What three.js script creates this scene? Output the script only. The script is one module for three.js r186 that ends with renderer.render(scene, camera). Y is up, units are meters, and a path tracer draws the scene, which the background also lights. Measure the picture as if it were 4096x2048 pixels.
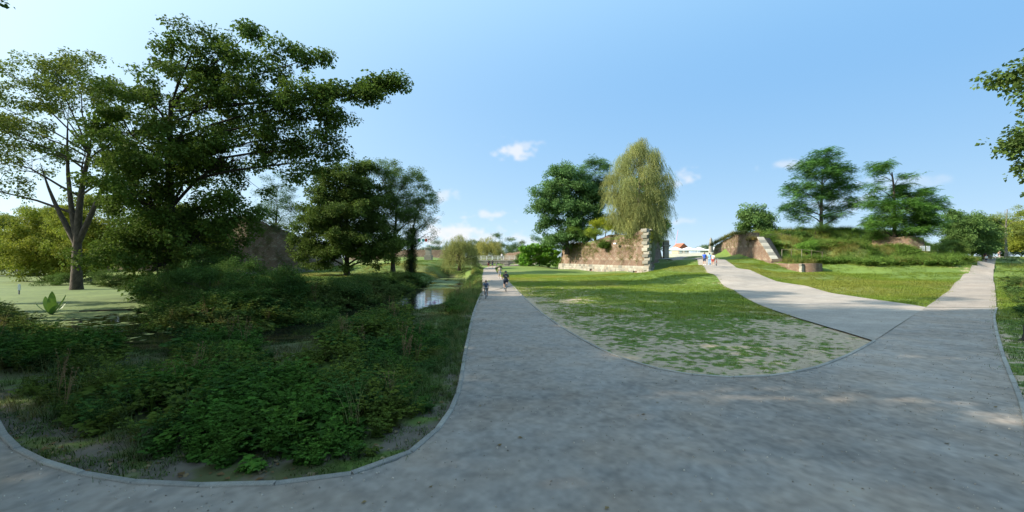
import * as THREE from 'three';
import { mergeGeometries } from 'three/addons/utils/BufferGeometryUtils.js';
import { MarchingCubes } from 'three/addons/objects/MarchingCubes.js';

// ------------------------------------------------------------------ camera, sky, sun, exposure
const scene = new THREE.Scene();
const camera = new THREE.PerspectiveCamera(60, 2, 0.1, 2500);
camera.position.set(0, 3.2, 0);
camera.lookAt(0, 3.2, -10);
const renderer = new THREE.WebGLRenderer();
renderer.toneMapping = THREE.LinearToneMapping;
renderer.toneMappingExposure = 1.95;
renderer.shadowMap.enabled = true;
const SUN_AZ = 98 * Math.PI / 180, SUN_EL = 31 * Math.PI / 180;   // azimuth to the left of the view direction
const sunDir = new THREE.Vector3(-Math.sin(SUN_AZ) * Math.cos(SUN_EL), Math.sin(SUN_EL), -Math.cos(SUN_AZ) * Math.cos(SUN_EL));
const sun = new THREE.DirectionalLight(new THREE.Color(1, 0.91, 0.75), 5);
sun.position.copy(sunDir).multiplyScalar(200); sun.castShadow = true;
sun.shadow.mapSize.set(4096, 4096);
Object.assign(sun.shadow.camera, { left: -160, right: 160, top: 120, bottom: -120, near: 1, far: 600 });
scene.add(sun, sun.target);

// ------------------------------------------------------------------ random numbers and noise
let seed = 12345;
function srand(s) { seed = s >>> 0; }
function rnd() { seed = (seed + 0x6D2B79F5) >>> 0; let t = seed; t = Math.imul(t ^ (t >>> 15), t | 1); t ^= t + Math.imul(t ^ (t >>> 7), t | 61); return ((t ^ (t >>> 14)) >>> 0) / 4294967296; }
const rr = (a, b) => a + (b - a) * rnd();
const gauss = () => (rnd() + rnd() + rnd() + rnd() - 2) * 1.0;
const clamp = (x, a = 0, b = 1) => Math.min(b, Math.max(a, x));
const sstep = (a, b, x) => { const t = clamp((x - a) / (b - a)); return t * t * (3 - 2 * t); };
const lerp = (a, b, t) => a + (b - a) * t;
function h2(x, y) { let h = Math.imul(x, 374761393) + Math.imul(y, 668265263) | 0; h = Math.imul(h ^ (h >>> 13), 1274126177); return ((h ^ (h >>> 16)) >>> 0) / 4294967296; }
function vn(x, y) { const i = Math.floor(x), j = Math.floor(y), u = x - i, v = y - j, a = u * u * (3 - 2 * u), b = v * v * (3 - 2 * v); return lerp(lerp(h2(i, j), h2(i + 1, j), a), lerp(h2(i, j + 1), h2(i + 1, j + 1), a), b); }
function fbm(x, y, o = 4) { let s = 0, a = 0.5, n = 0; for (let k = 0; k < o; k++) { s += a * vn(x + k * 17.3, y - k * 9.1); n += a; a *= 0.5; x *= 2.03; y *= 2.03; } return s / n; }

// ------------------------------------------------------------------ the sky: clear air, glow round the sun, a few small clouds
{
  const W = 2048, H = 1024, data = new Float32Array(W * H * 4);
  const clouds = [  // azimuth right of the view direction, elevation, half width, half height (degrees), strength
    [0.3, 13.2, 2.6, 0.9, 0.75], [1.4, 13.8, 1.2, 0.5, 0.45], [-2.6, 5.4, 2.4, 0.6, 0.6], [-8.9, 7.6, 1.5, 0.9, 0.5], [-7.0, 8.0, .6, .4, .3], [21.2, 9.3, 1.6, 0.8, 0.6], [20.3, 8.7, .8, .5, .4], [32.0, 9.9, 1.9, 0.5, 0.45],
    [-8.5, 2.9, 5.5, 1.5, 0.9], [-3.5, 2.2, 4.5, 1.0, 0.7], [4, 1.8, 4, 0.9, 0.5], [21.0, 4.2, 1.5, 0.4, 0.35], [41, 7.2, 3.5, 0.9, 0.25], [37, 5.5, 3, 0.7, 0.3], [-60, 12, 5, 1.2, .4], [75, 14, 4, 1, .5], [110, 9, 5, 1.4, .6], [160, 12, 6, 1.2, .5], [-130, 8, 5, 1.3, .5]];
  for (let j = 0; j < H; j++) {
    const el = ((j + 0.5) / H - 0.5) * Math.PI, y = Math.sin(el), up = Math.max(0, y);
    for (let i = 0; i < W; i++) {
      const a = ((i + 0.5) / W - 0.5) * 2 * Math.PI, x = Math.cos(a) * Math.cos(el), z = Math.sin(a) * Math.cos(el);
      const mu = x * sunDir.x + y * sunDir.y + z * sunDir.z, ang = Math.acos(clamp(mu, -1, 1));
      const hz = Math.exp(-up / 0.20), lo = Math.exp(-up / 0.05);
      let c = [lerp(0.17, 0.62, hz), lerp(0.455, 0.88, hz), lerp(0.88, 1.06, hz)];
      c = [lerp(c[0], 0.86, lo * 0.35), lerp(c[1], 0.93, lo * 0.35), lerp(c[2], 1.0, lo * 0.35)];
      const ze = sstep(0.30, 0.62, up);                                   // paler towards the top of the view
      c = [lerp(c[0], 0.42, ze * 0.7), lerp(c[1], 0.74, ze * 0.7), lerp(c[2], 1.05, ze * 0.7)];
      const glow = Math.exp(-Math.pow(ang / 0.66, 1.4)) * 1.2, wide = 0.55 * Math.exp(-Math.pow(ang / 1.0, 2));
      c = [c[0] + glow * 0.95 + wide * 0.8, c[1] + glow * 0.9 + wide * 0.85, c[2] + glow * 0.75 + wide * 0.55];
      if (y > 0) {
        const az = Math.atan2(x, -z) * 180 / Math.PI, ed = el * 180 / Math.PI;
        let m = 0;
        for (const [ca, ce, w, h, s] of clouds) {
          let da = az - ca; if (da > 180) da -= 360; if (da < -180) da += 360;
          const q = (da / w) ** 2 + ((ed - ce) / h) ** 2; if (q > 5) continue;
          const n = fbm(az * 0.9 + ca, ed * 1.8, 5), d = Math.exp(-q * 0.9) + (n - 0.5) * 1.5;
          m = Math.max(m, s * sstep(0.30, 1.0, d) * sstep(5, 3, q));
        }
        c = [lerp(c[0], 0.98, m), lerp(c[1], 0.99, m), lerp(c[2], 1.02, m)];
      } 
      const k = (j * W + i) * 4; c = c.map((v) => v * 0.51); data[k] = c[0]; data[k + 1] = c[1]; data[k + 2] = c[2]; data[k + 3] = 1;
    }
  }
  const t = new THREE.DataTexture(data, W, H, THREE.RGBAFormat, THREE.FloatType);
  t.mapping = THREE.EquirectangularReflectionMapping; t.magFilter = t.minFilter = THREE.LinearFilter; t.wrapS = THREE.RepeatWrapping; t.needsUpdate = true;
  scene.background = t; scene.environment = t;
}

// ------------------------------------------------------------------ helpers: geometry builder, tagging
const taken = {};
function numbered(n) { const k = taken[n] = (taken[n] ?? -1) + 1; return k ? `${n}_${String(k).padStart(3, '0')}` : n; }
function tag(o, label, category, group) { Object.assign(o.userData, { label, category }); if (group) o.userData.group = group; return o; }
function thing(name, label, category, p = [0, 0, 0], turn = 0, group) { const g = new THREE.Group(); g.name = numbered(name); g.position.set(...p); g.rotation.y = turn; scene.add(g); return tag(g, label, category, group); }
function part(name, geo, mat, parent = scene, p, ry) {
  const m = new THREE.Mesh(geo, mat); m.name = parent === scene ? numbered(name) : name; m.castShadow = m.receiveShadow = true;
  if (p) m.position.set(...p); if (ry) m.rotation.y = ry; parent.add(m); return m;
}
function struct(name, geo, mat) { const m = part(name, geo, mat); m.userData.kind = 'structure'; return m; }
function stuffMesh(name, geo, mat, label, category) { const m = part(name, geo, mat); m.userData.kind = 'stuff'; m.userData.label = label; m.userData.category = category; return m; }
class GB {
  constructor() { this.p = []; this.n = []; this.u = []; this.c = []; this.i = []; this.col = [1, 1, 1]; this.colored = false; }
  v(x, y, z, nx, ny, nz, u = 0, w = 0) { this.p.push(x, y, z); this.n.push(nx, ny, nz); this.u.push(u, w); this.c.push(...this.col); return this.p.length / 3 - 1; }
  tri(a, b, c) { this.i.push(a, b, c); }
  quad(a, b, c, d) { this.i.push(a, b, c, a, c, d); }
  tube(pts, rad, seg = 6, cap = true, uvs = 1) {
    const n = pts.length, rings = []; let len = 0; const up = new THREE.Vector3(0.31, 0.17, 0.93).normalize();
    const T = new THREE.Vector3(), A = new THREE.Vector3(), B = new THREE.Vector3(), V = pts.map((p) => p.isVector3 ? p : new THREE.Vector3(...p));
    for (let k = 0; k < n; k++) {
      T.subVectors(V[Math.min(n - 1, k + 1)], V[Math.max(0, k - 1)]).normalize();
      A.crossVectors(T, Math.abs(T.dot(up)) > 0.95 ? new THREE.Vector3(1, 0, 0) : up).normalize(); B.crossVectors(T, A);
      if (k) len += V[k].distanceTo(V[k - 1]);
      const r = Array.isArray(rad) ? rad[k] : rad, ring = [];
      for (let s = 0; s <= seg; s++) { const a = s / seg * Math.PI * 2, c = Math.cos(a), d = Math.sin(a), nx = A.x * c + B.x * d, ny = A.y * c + B.y * d, nz = A.z * c + B.z * d; ring.push(this.v(V[k].x + nx * r, V[k].y + ny * r, V[k].z + nz * r, nx, ny, nz, s / seg * Math.max(1, Math.round(r * 6.28 * uvs)), len * uvs)); }
      rings.push(ring);
    }
    for (let k = 0; k < n - 1; k++) for (let s = 0; s < seg; s++) this.quad(rings[k][s], rings[k][s + 1], rings[k + 1][s + 1], rings[k + 1][s]);
    if (cap) for (const k of [0, n - 1]) { T.subVectors(V[Math.min(n - 1, k + 1)], V[Math.max(0, k - 1)]).normalize(); if (!k) T.negate(); const c = this.v(V[k].x, V[k].y, V[k].z, T.x, T.y, T.z); for (let s = 0; s < seg; s++) { const a = this.v(...this.p.slice(rings[k][s] * 3, rings[k][s] * 3 + 3), T.x, T.y, T.z), b = this.v(...this.p.slice(rings[k][s + 1] * 3, rings[k][s + 1] * 3 + 3), T.x, T.y, T.z); k ? this.tri(c, a, b) : this.tri(c, b, a); } }
    return this;
  }
  box(cx, cy, cz, sx, sy, sz, ry = 0, jit = 0) {     // corners may be knocked about by jit
    const co = Math.cos(ry), si = Math.sin(ry), P = [];
    for (const [a, b, c] of [[-1, -1, -1], [1, -1, -1], [1, 1, -1], [-1, 1, -1], [-1, -1, 1], [1, -1, 1], [1, 1, 1], [-1, 1, 1]]) { const x = a * sx / 2 + jit * gauss(), y = b * sy / 2 + jit * gauss(), z = c * sz / 2 + jit * gauss(); P.push([cx + x * co + z * si, cy + y, cz - x * si + z * co]); }
    for (const f of [[0, 3, 2, 1], [4, 5, 6, 7], [0, 1, 5, 4], [3, 7, 6, 2], [0, 4, 7, 3], [1, 2, 6, 5]]) {
      const a = new THREE.Vector3(...P[f[0]]), n = new THREE.Vector3(...P[f[1]]).sub(a).cross(new THREE.Vector3(...P[f[2]]).sub(a)).normalize();
      const uv = Math.abs(n.y) > 0.7 ? (q) => [q[0], q[2]] : Math.abs(n.x) > 0.7 ? (q) => [q[2], q[1]] : (q) => [q[0], q[1]];
      this.quad(...f.map((k) => this.v(...P[k], n.x, n.y, n.z, ...uv(P[k]))));
    }
    return this;
  }
  geo(colored = this.colored) {
    const g = new THREE.BufferGeometry();
    g.setAttribute('position', new THREE.Float32BufferAttribute(this.p, 3)); g.setAttribute('normal', new THREE.Float32BufferAttribute(this.n, 3)); g.setAttribute('uv', new THREE.Float32BufferAttribute(this.u, 2));
    if (colored) g.setAttribute('color', new THREE.Float32BufferAttribute(this.c, 3));
    g.setIndex(this.i); return g;
  }
}
const lin = (r, g, b) => new THREE.Color().setRGB(r, g, b);
const std = (r, g, b, rough = 0.9, o = {}) => new THREE.MeshStandardMaterial({ color: lin(r, g, b), roughness: rough, ...o });
function texture(w, h, f, srgb = false, rx = 1, ry = 1) {
  const d = new Uint8Array(w * h * 4);
  for (let j = 0; j < h; j++) for (let i = 0; i < w; i++) { const c = f(i, j), k = (j * w + i) * 4; for (let q = 0; q < 3; q++) d[k + q] = clamp(srgb ? toS(c[q]) : c[q]) * 255; d[k + 3] = 255; }
  const t = new THREE.DataTexture(d, w, h); t.wrapS = t.wrapT = THREE.RepeatWrapping; t.magFilter = THREE.LinearFilter; t.minFilter = THREE.LinearFilter; if (srgb) t.colorSpace = THREE.SRGBColorSpace; t.repeat.set(rx, ry); t.needsUpdate = true; return t;
}
function toS(c) { return c <= 0.0031308 ? 12.92 * c : 1.055 * Math.pow(c, 1 / 2.4) - 0.055; }
function tileNoise(n, cells, o = 4) {              // tileable fbm, n x n
  const out = new Float32Array(n * n); let amp = 1, tot = 0;
  for (let q = 0; q < o; q++) { const m = cells << q; for (let j = 0; j < n; j++) for (let i = 0; i < n; i++) { const x = i / n * m, y = j / n * m, a = Math.floor(x), b = Math.floor(y), u = x - a, w = y - b, s = u * u * (3 - 2 * u), t = w * w * (3 - 2 * w), H = (p, r) => h2((p % m) + q * 131, (r % m) + q * 77); out[j * n + i] += amp * lerp(lerp(H(a, b), H(a + 1, b), s), lerp(H(a, b + 1), H(a + 1, b + 1), s), t); } tot += amp; amp *= 0.55; }
  for (let k = 0; k < out.length; k++) out[k] /= tot; return out;
}
// ------------------------------------------------------------------ the lie of the land (x right, d ahead; metres)
const CP = [[0, 0, 0], [0, -20, 0], [-10, 8, 0], [10, 8, 0], [0, 20, 0], [10, 15, 0], [0, 35, 0], [10, 30, 0], [20, 25, 0], [30, 20, 0], [15, 45, .05], [5, 50, 0], [0, 65, .1], [10, 70, .1], [-3, 80, .2], [-6, 100, .5], [0, 110, .7], [12, 55, .15], [20, 33, 0],
  [-20, 45, 0], [-30, 60, 0], [-45, 60, -.3], [-55, 56, -.7], [-25, 70, 0], [-45, 80, 0], [-35, 100, 1], [-15, 60, 0], [-12, 80, .2], [-11, 95, .5], [-22, 90, 1.6], [-18, 100, 2.2], [-25, 110, 3], [-70, 72, -.4], [-90, 60, -.5], [-120, 112, -.4], [-100, 120, 0], [-60, 100, .5], [-30, 18, -.2], [-50, 28, -.4], [-20, 12, 0],
  [10.5, 98, .3], [21.5, 70, .3], [16, 84, .25], [5, 100, 1.0], [24, 74, .7], [30, 90, 1.8], [36.5, 108, 2.3], [20, 112, 2], [8, 90, .5],
  [23.4, 52, 1.05], [31, 75, 2.66], [31.3, 60, 1.4], [28.7, 45, .35], [36.5, 78, 2.5], [27, 62, 1.84], [26, 35, 0], [21, 41, .1], [34, 92, 2.5], [40, 110, 2.8], [45, 150, 2.9], [40, 86, 2.9], [41, 95, 3.2],
  [38, 68, 2.0], [39.5, 77, 2.6], [39, 61, .85], [46, 59, .8], [36, 57, 1.0], [35, 48, .4], [45, 50, .5], [55, 55, 1.0], [50, 64, 2.0], [60, 65, 2.2], [70, 70, 2.6], [55, 75, 5], [65, 75, 4.4], [55, 88, 8.0], [65, 90, 8.3], [75, 92, 8], [48, 88, 7.4], [46, 78, 6.2], [43, 70, 2.6], [85, 100, 6], [72, 75, 2.8], [80, 70, 1.5], [40, 35, .05], [55, 45, .3], [70.5, 65, .55], [85.5, 80, 1.84], [113, 105, 2.8], [100, 95, 2.4], [130, 125, 3], [60, 52, .35], [30, 23, 0], [45, 30, 0], [90, 70, .5], [102, 84, .2],
  [0, 150, 1], [-60, 160, 1], [60, 160, 3], [150, 160, 3], [-150, 200, 0], [0, 250, 1.5], [100, 250, 3], [200, 200, 3], [-200, 120, -.4], [200, 60, 0], [-200, 0, 0], [200, 0, 0], [0, -60, 0]];
function baseH(x, d) { let s = 0, w = 0; for (let k = 0; k < CP.length; k++) { const c = CP[k], dx = x - c[0], dy = d - c[1], q = dx * dx + dy * dy + 1.5, i = 1 / (q * q); s += i * c[2]; w += i; } return s / w; }
function segDist(x, y, a, b) { const vx = b[0] - a[0], vy = b[1] - a[1], t = clamp(((x - a[0]) * vx + (y - a[1]) * vy) / (vx * vx + vy * vy)); return Math.hypot(x - a[0] - t * vx, y - a[1] - t * vy); }
function inPoly(x, y, P) { let c = false; for (let i = 0, j = P.length - 1; i < P.length; j = i++) if ((P[i][1] > y) !== (P[j][1] > y) && x < (P[j][0] - P[i][0]) * (y - P[i][1]) / (P[j][1] - P[i][1]) + P[i][0]) c = !c; return c; }
function polySD(x, y, P) { let m = 1e9; for (let i = 0, j = P.length - 1; i < P.length; j = i++) m = Math.min(m, segDist(x, y, P[j], P[i])); return inPoly(x, y, P) ? -m : m; }
const STREAM = [[-19, 22.5, 2.2], [-16, 19.8, 2.1], [-12.5, 20.6, 2.2], [-11.2, 26, 2.2], [-9.6, 36, 2.3], [-9.0, 47, 2.7], [-9.6, 60, 2.4], [-10.6, 78, 1.6], [-12.5, 88, 1.4]];
const POND = [[-18, 21], [-33, 39], [-45, 52.5], [-64, 66], [-108, 103], [-180, 152], [-230, 150], [-70, 55], [-47, 41], [-31, 29]];
const POND_R = [[92, 76], [98, 82], [116, 98], [135, 112], [150, 110], [125, 88], [104, 74]];
function waterSD(x, d) {
  if (x > 60) return polySD(x, d, POND_R);
  if (x > 4 || d < 8 || d > 170) return 20;
  let m = polySD(x, d, POND);
  for (let k = 0; k < STREAM.length - 1; k++) { const t = segDist(x, d, STREAM[k], STREAM[k + 1]) - STREAM[k][2]; if (t < m) m = t; }
  return m;
}
const WATER = -1.05;
function H(x, d) { let h = baseH(x, d); const w = waterSD(x, d); if (w < 4) { const wob = (vn(x * 0.7, d * 0.7) - 0.5) * 1.0; h = lerp(h, x > 60 ? -1.2 : -2.1, 1 - sstep(-1.1, x < -3 && d < 60 ? 4.2 : 3.2, w + wob)); } return h + (fbm(x * 0.35, d * 0.35, 3) - 0.5) * 0.05; }

// ------------------------------------------------------------------ edges of paths
function smooth(P, step = 0.5) { const c = new THREE.CatmullRomCurve3(P.map((p) => new THREE.Vector3(p[0], 0, p[1])), false, 'centripetal'), n = Math.max(4, Math.ceil(c.getLength() / step)); return c.getSpacedPoints(n).map((v) => [v.x, v.z]); }
const kerbLeft = smooth([[-2.6, 37], [-2.1, 24], [-1.5, 14], [-1.24, 10], [-1.32, 8.2], [-1.75, 6.85], [-2.5, 6.3], [-3.7, 6.08], [-5.2, 6.15], [-6.5, 6.5], [-8.2, 7.3], [-9.9, 8.5], [-11.5, 9.6], [-14.5, 11], [-21, 12.4]]);
const kerbLawn = smooth([[0.08, 47], [0.75, 36], [1.75, 23.5], [2.5, 17.6], [3.3, 13.9], [4.4, 11.95], [5.8, 11.45], [7.7, 12.0], [10.2, 13.7], [13.4, 16.4]]);
const kerbRight = smooth([[8.0, 6.8], [10.4, 9.0], [15.4, 13.9], [24.8, 22.8], [29.5, 27]]);
const PLAZA = [...kerbLeft, [-26, 12.6], [-26, -18], [26, -18], [8.6, 4.5], ...kerbRight, [25.4, 27.2], ...[...kerbLawn].reverse()];
const ribbons = {
  path: { L: smooth([[-2.6, 37], [-3.3, 48], [-4.3, 64], [-5.2, 80], [-6.0, 98], [-5.2, 107], [-2, 115], [3, 122], [12, 132]], 1), R: smooth([[0.08, 47], [-0.5, 55], [-1.5, 64], [-2.7, 80], [-3.6, 98], [-2.6, 104], [0.5, 110], [5, 116], [14, 126]], 1) },
  concrete_path: { L: smooth([[13.4, 16.4], [14.2, 21], [15.8, 28], [20.4, 41.5], [23.4, 52], [27.2, 64], [31, 75], [32.6, 86], [33, 100], [36, 120], [46, 140]], 1), R: smooth([[25.4, 27.2], [26.6, 34], [28.2, 45], [29.6, 53], [31.8, 62], [34.6, 71], [36.8, 79], [37.4, 88], [37.4, 100], [40, 119], [49, 138]], 1) },
  path_right: { L: smooth([[25.4, 27.2], [38, 38.6], [54, 53], [68, 65], [84.5, 80], [112, 105], [128, 118]], 1), R: smooth([[29.5, 27], [41, 37.6], [56, 51.6], [70.7, 65], [87.2, 80], [114.5, 104.6], [131, 118]], 1) },
};
for (const k in ribbons) { const r = ribbons[k]; r.poly = [...r.L, ...[...r.R].reverse()]; }
function onPath(x, d) { if (d < 48 && x > -27 && x < 32 && inPoly(x, d, PLAZA)) return true; for (const k in ribbons) if (inPoly(x, d, ribbons[k].poly)) return true; return false; }
function pathDist(x, d) { let m = 1e9; for (const P of [kerbLeft, kerbLawn, kerbRight, ribbons.path.L, ribbons.path.R, ribbons.concrete_path.L, ribbons.concrete_path.R, ribbons.path_right.L, ribbons.path_right.R]) for (let k = 0; k < P.length - 1; k += 1) { const dx = P[k][0] - x, dy = P[k][1] - d, q = dx * dx + dy * dy; if (q < m) m = q; } return Math.sqrt(m); }

// ------------------------------------------------------------------ the ground sheet; its lines lie closer together near the path
function lines(dense0, dense1, step, lo, hi) { const a = []; let s = step; for (let v = dense0; v > lo;) { s *= 1.075; v -= s; a.unshift(Math.max(v, lo)); } for (let v = dense0; v <= dense1 + 1e-6; v += step) a.push(v); s = step; for (let v = a[a.length - 1]; v < hi;) { s *= 1.075; v += s; a.push(Math.min(v, hi)); } return a; }
const GX = lines(-22, 30, 0.25, -420, 420), GD = lines(2, 34, 0.25, -60, 480);
const far = (x, d) => Math.max(0, Math.hypot(x, d - 60) - 200);
const groundH = (x, d) => H(x, d);
function lawnSoil(x, d) {           // share of bare trodden soil: densest along the kerb of the lawn, broken up by tufts
  let e = 1e9; for (let k = 0; k < kerbLawn.length; k += 2) e = Math.min(e, Math.hypot(kerbLawn[k][0] - x, kerbLawn[k][1] - d));
  let near = 0.74 * Math.exp(-Math.pow(e / 7.5, 2)) + 0.25 * Math.exp(-Math.pow(e / 1.2, 2));
  near += 0.42 * Math.exp(-(((x - 12.5) / 3.0) ** 2 + ((d - 18.5) / 3.0) ** 2)) + 0.55 * Math.exp(-(((x - 24.5) / 4) ** 2 + ((d - 29.5) / 1.3) ** 2)) + 0.4 * Math.exp(-(((x - 30) / 5) ** 2 + ((d - 32.5) / 1.2) ** 2)) + .5 * Math.exp(-(((x - 8.2) / 1.0) ** 2 + ((d - 35) / 1.6) ** 2));
  const n = fbm(x * 0.8, d * 0.8, 3), f = fbm(x * 5.5 + 7, d * 5.5, 3);
  return clamp(sstep(0.44, 0.60, near * 0.62 + (n - 0.5) * 0.6 + (f - 0.5) * 1.25 + 0.13));
}
{
  const b = new GB(), nx = GX.length, nd = GD.length, hs = new Float32Array(nx * nd);
  for (let j = 0; j < nd; j++) for (let i = 0; i < nx; i++) hs[j * nx + i] = groundH(GX[i], GD[j]);
  for (let j = 0; j < nd; j++) for (let i = 0; i < nx; i++) {
    const i0 = Math.max(0, i - 1), i1 = Math.min(nx - 1, i + 1), j0 = Math.max(0, j - 1), j1 = Math.min(nd - 1, j + 1);
    const sx = (hs[j * nx + i1] - hs[j * nx + i0]) / (GX[i1] - GX[i0]), sd = (hs[j1 * nx + i] - hs[j0 * nx + i]) / (GD[j1] - GD[j0]), l = Math.hypot(sx, 1, sd);
    b.v(GX[i], hs[j * nx + i], -GD[j], -sx / l, 1 / l, sd / l, i / (nx - 1), j / (nd - 1));
  }
  for (let j = 0; j < nd - 1; j++) for (let i = 0; i < nx - 1; i++) b.quad(j * nx + i, j * nx + i + 1, (j + 1) * nx + i + 1, (j + 1) * nx + i);
  const N = 2048, at = (A, t) => { const q = t * (A.length - 1), k = Math.min(A.length - 2, Math.floor(q)); return lerp(A[k], A[k + 1], q - k); };
  const xs = new Float32Array(N), ds = new Float32Array(N); for (let k = 0; k < N; k++) { xs[k] = at(GX, (k + 0.5) / N); ds[k] = at(GD, (k + 0.5) / N); }
  const C = 256, wsd = new Float32Array(C * C), pd = new Float32Array(C * C);   // coarse maps of the distance to water and to the paths
  for (let j = 0; j < C; j++) for (let i = 0; i < C; i++) { const x = at(GX, (i + .5) / C), d = at(GD, (j + .5) / C); wsd[j * C + i] = waterSD(x, d); pd[j * C + i] = Math.min(12, pathDist(x, d)); }
  const lawnBox = (x, d) => x > -3 && x < 40 && d > 9 && d < 48;
  const map = texture(N, N, (i, j) => {
    const x = xs[i], d = ds[j], w = wsd[(j >> 3) * C + (i >> 3)], p = pd[(j >> 3) * C + (i >> 3)];
    const n = fbm(x * 0.25, d * 0.25, 3), f = vn(x * 9, d * 9), g = vn(x * 1.7 + 3, d * 1.7);
    let c = [lerp(0.085, 0.135, n) * (0.8 + 0.4 * f), lerp(0.15, 0.195, n) * (0.8 + 0.4 * f), lerp(0.020, 0.032, n) * (0.75 + 0.5 * f)];
    const dry = sstep(0.52, 0.72, fbm(x * 0.12 + 9, d * 0.12, 3) + (g - .5) * 0.25); c = [lerp(c[0], 0.17, dry * 0.5), lerp(c[1], 0.165, dry * 0.5), lerp(c[2], 0.05, dry * 0.5)];
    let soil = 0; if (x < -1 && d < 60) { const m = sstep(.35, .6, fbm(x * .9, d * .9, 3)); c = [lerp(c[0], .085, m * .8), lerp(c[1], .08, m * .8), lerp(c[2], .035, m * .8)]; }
    if (lawnBox(x, d)) soil = lawnSoil(x, d);
    soil = Math.max(soil, sstep(0.55, 0.75, 0.9 * Math.exp(-p / 0.45) + (g - 0.5) * 0.5 + (f - 0.5) * 0.3));
    if (x < -1 && d < 12) soil = Math.max(soil, sstep(0.45, 0.62, fbm(x * 1.6 + 3, d * 2.1, 5) + 0.14 * Math.exp(-(((d - 7.6) / 1.5) ** 2)) - 0.02));
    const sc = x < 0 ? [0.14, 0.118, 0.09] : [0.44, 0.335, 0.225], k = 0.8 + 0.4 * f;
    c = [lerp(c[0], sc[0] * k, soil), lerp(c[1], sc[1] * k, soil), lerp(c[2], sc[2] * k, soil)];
    const mud = sstep(1.6, -0.4, w + (g - 0.5) * 1.2); c = [lerp(c[0], 0.045, mud), lerp(c[1], 0.042, mud), lerp(c[2], 0.028, mud)];
    return c;
  }, true);
  map.wrapS = map.wrapT = THREE.ClampToEdgeWrapping;
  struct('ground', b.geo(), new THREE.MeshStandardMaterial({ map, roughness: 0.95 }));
}

// ------------------------------------------------------------------ paths
const gravelMap = (() => { const n = 1024, a = tileNoise(n, 6, 4), f = tileNoise(n, 96, 2), s = tileNoise(n, 3, 3); return texture(n, n, (i, j) => { const k = j * n + i, v = 0.76 + (a[k] - 0.5) * 0.34 + (f[k] - 0.5) * 0.30, t = (s[k] - 0.5) * 0.05; return [v * (1 + t), v, v * (0.985 - t)]; }); })();
const gravelBump = (() => { const n = 512, f = tileNoise(n, 64, 2), a = tileNoise(n, 8, 3); return texture(n, n, (i, j) => { const v = f[j * n + i] * 0.6 + a[j * n + i] * 0.4; return [v, v, v]; }); })();
const gravelMat = new THREE.MeshStandardMaterial({ color: lin(0.385, 0.33, 0.285), map: gravelMap, bumpMap: gravelBump, bumpScale: 0.012, roughness: 0.95, vertexColors: true });
const concreteMat = new THREE.MeshStandardMaterial({ color: lin(0.415, 0.365, 0.32), map: gravelMap, bumpMap: gravelBump, bumpScale: 0.005, roughness: 0.9, vertexColors: true });
function ribbon(r, cross, lift) {
  const b = new GB(), n = Math.max(r.L.length, r.R.length); b.colored = true;
  const at = (P, t) => { const q = t * (P.length - 1), k = Math.min(P.length - 2, Math.floor(q)); return [lerp(P[k][0], P[k + 1][0], q - k), lerp(P[k][1], P[k + 1][1], q - k)]; };
  for (let k = 0; k < n; k++) { const l = at(r.L, k / (n - 1)), q = at(r.R, k / (n - 1)); for (let c = 0; c <= cross; c++) { const t = c / cross, x = lerp(l[0], q[0], t), d = lerp(l[1], q[1], t), s = 0.9 + 0.2 * fbm(x * 0.3, d * 0.3, 3); b.col = [s, s, s]; b.v(x, H(x, d) + lift, -d, 0, 1, 0, x / 5, d / 5); } }
  for (let k = 0; k < n - 1; k++) for (let c = 0; c < cross; c++) { const a = k * (cross + 1) + c; b.quad(a, a + 1, a + cross + 2, a + cross + 1); }
  const g = b.geo(); g.computeVertexNormals(); return g;
}
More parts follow.
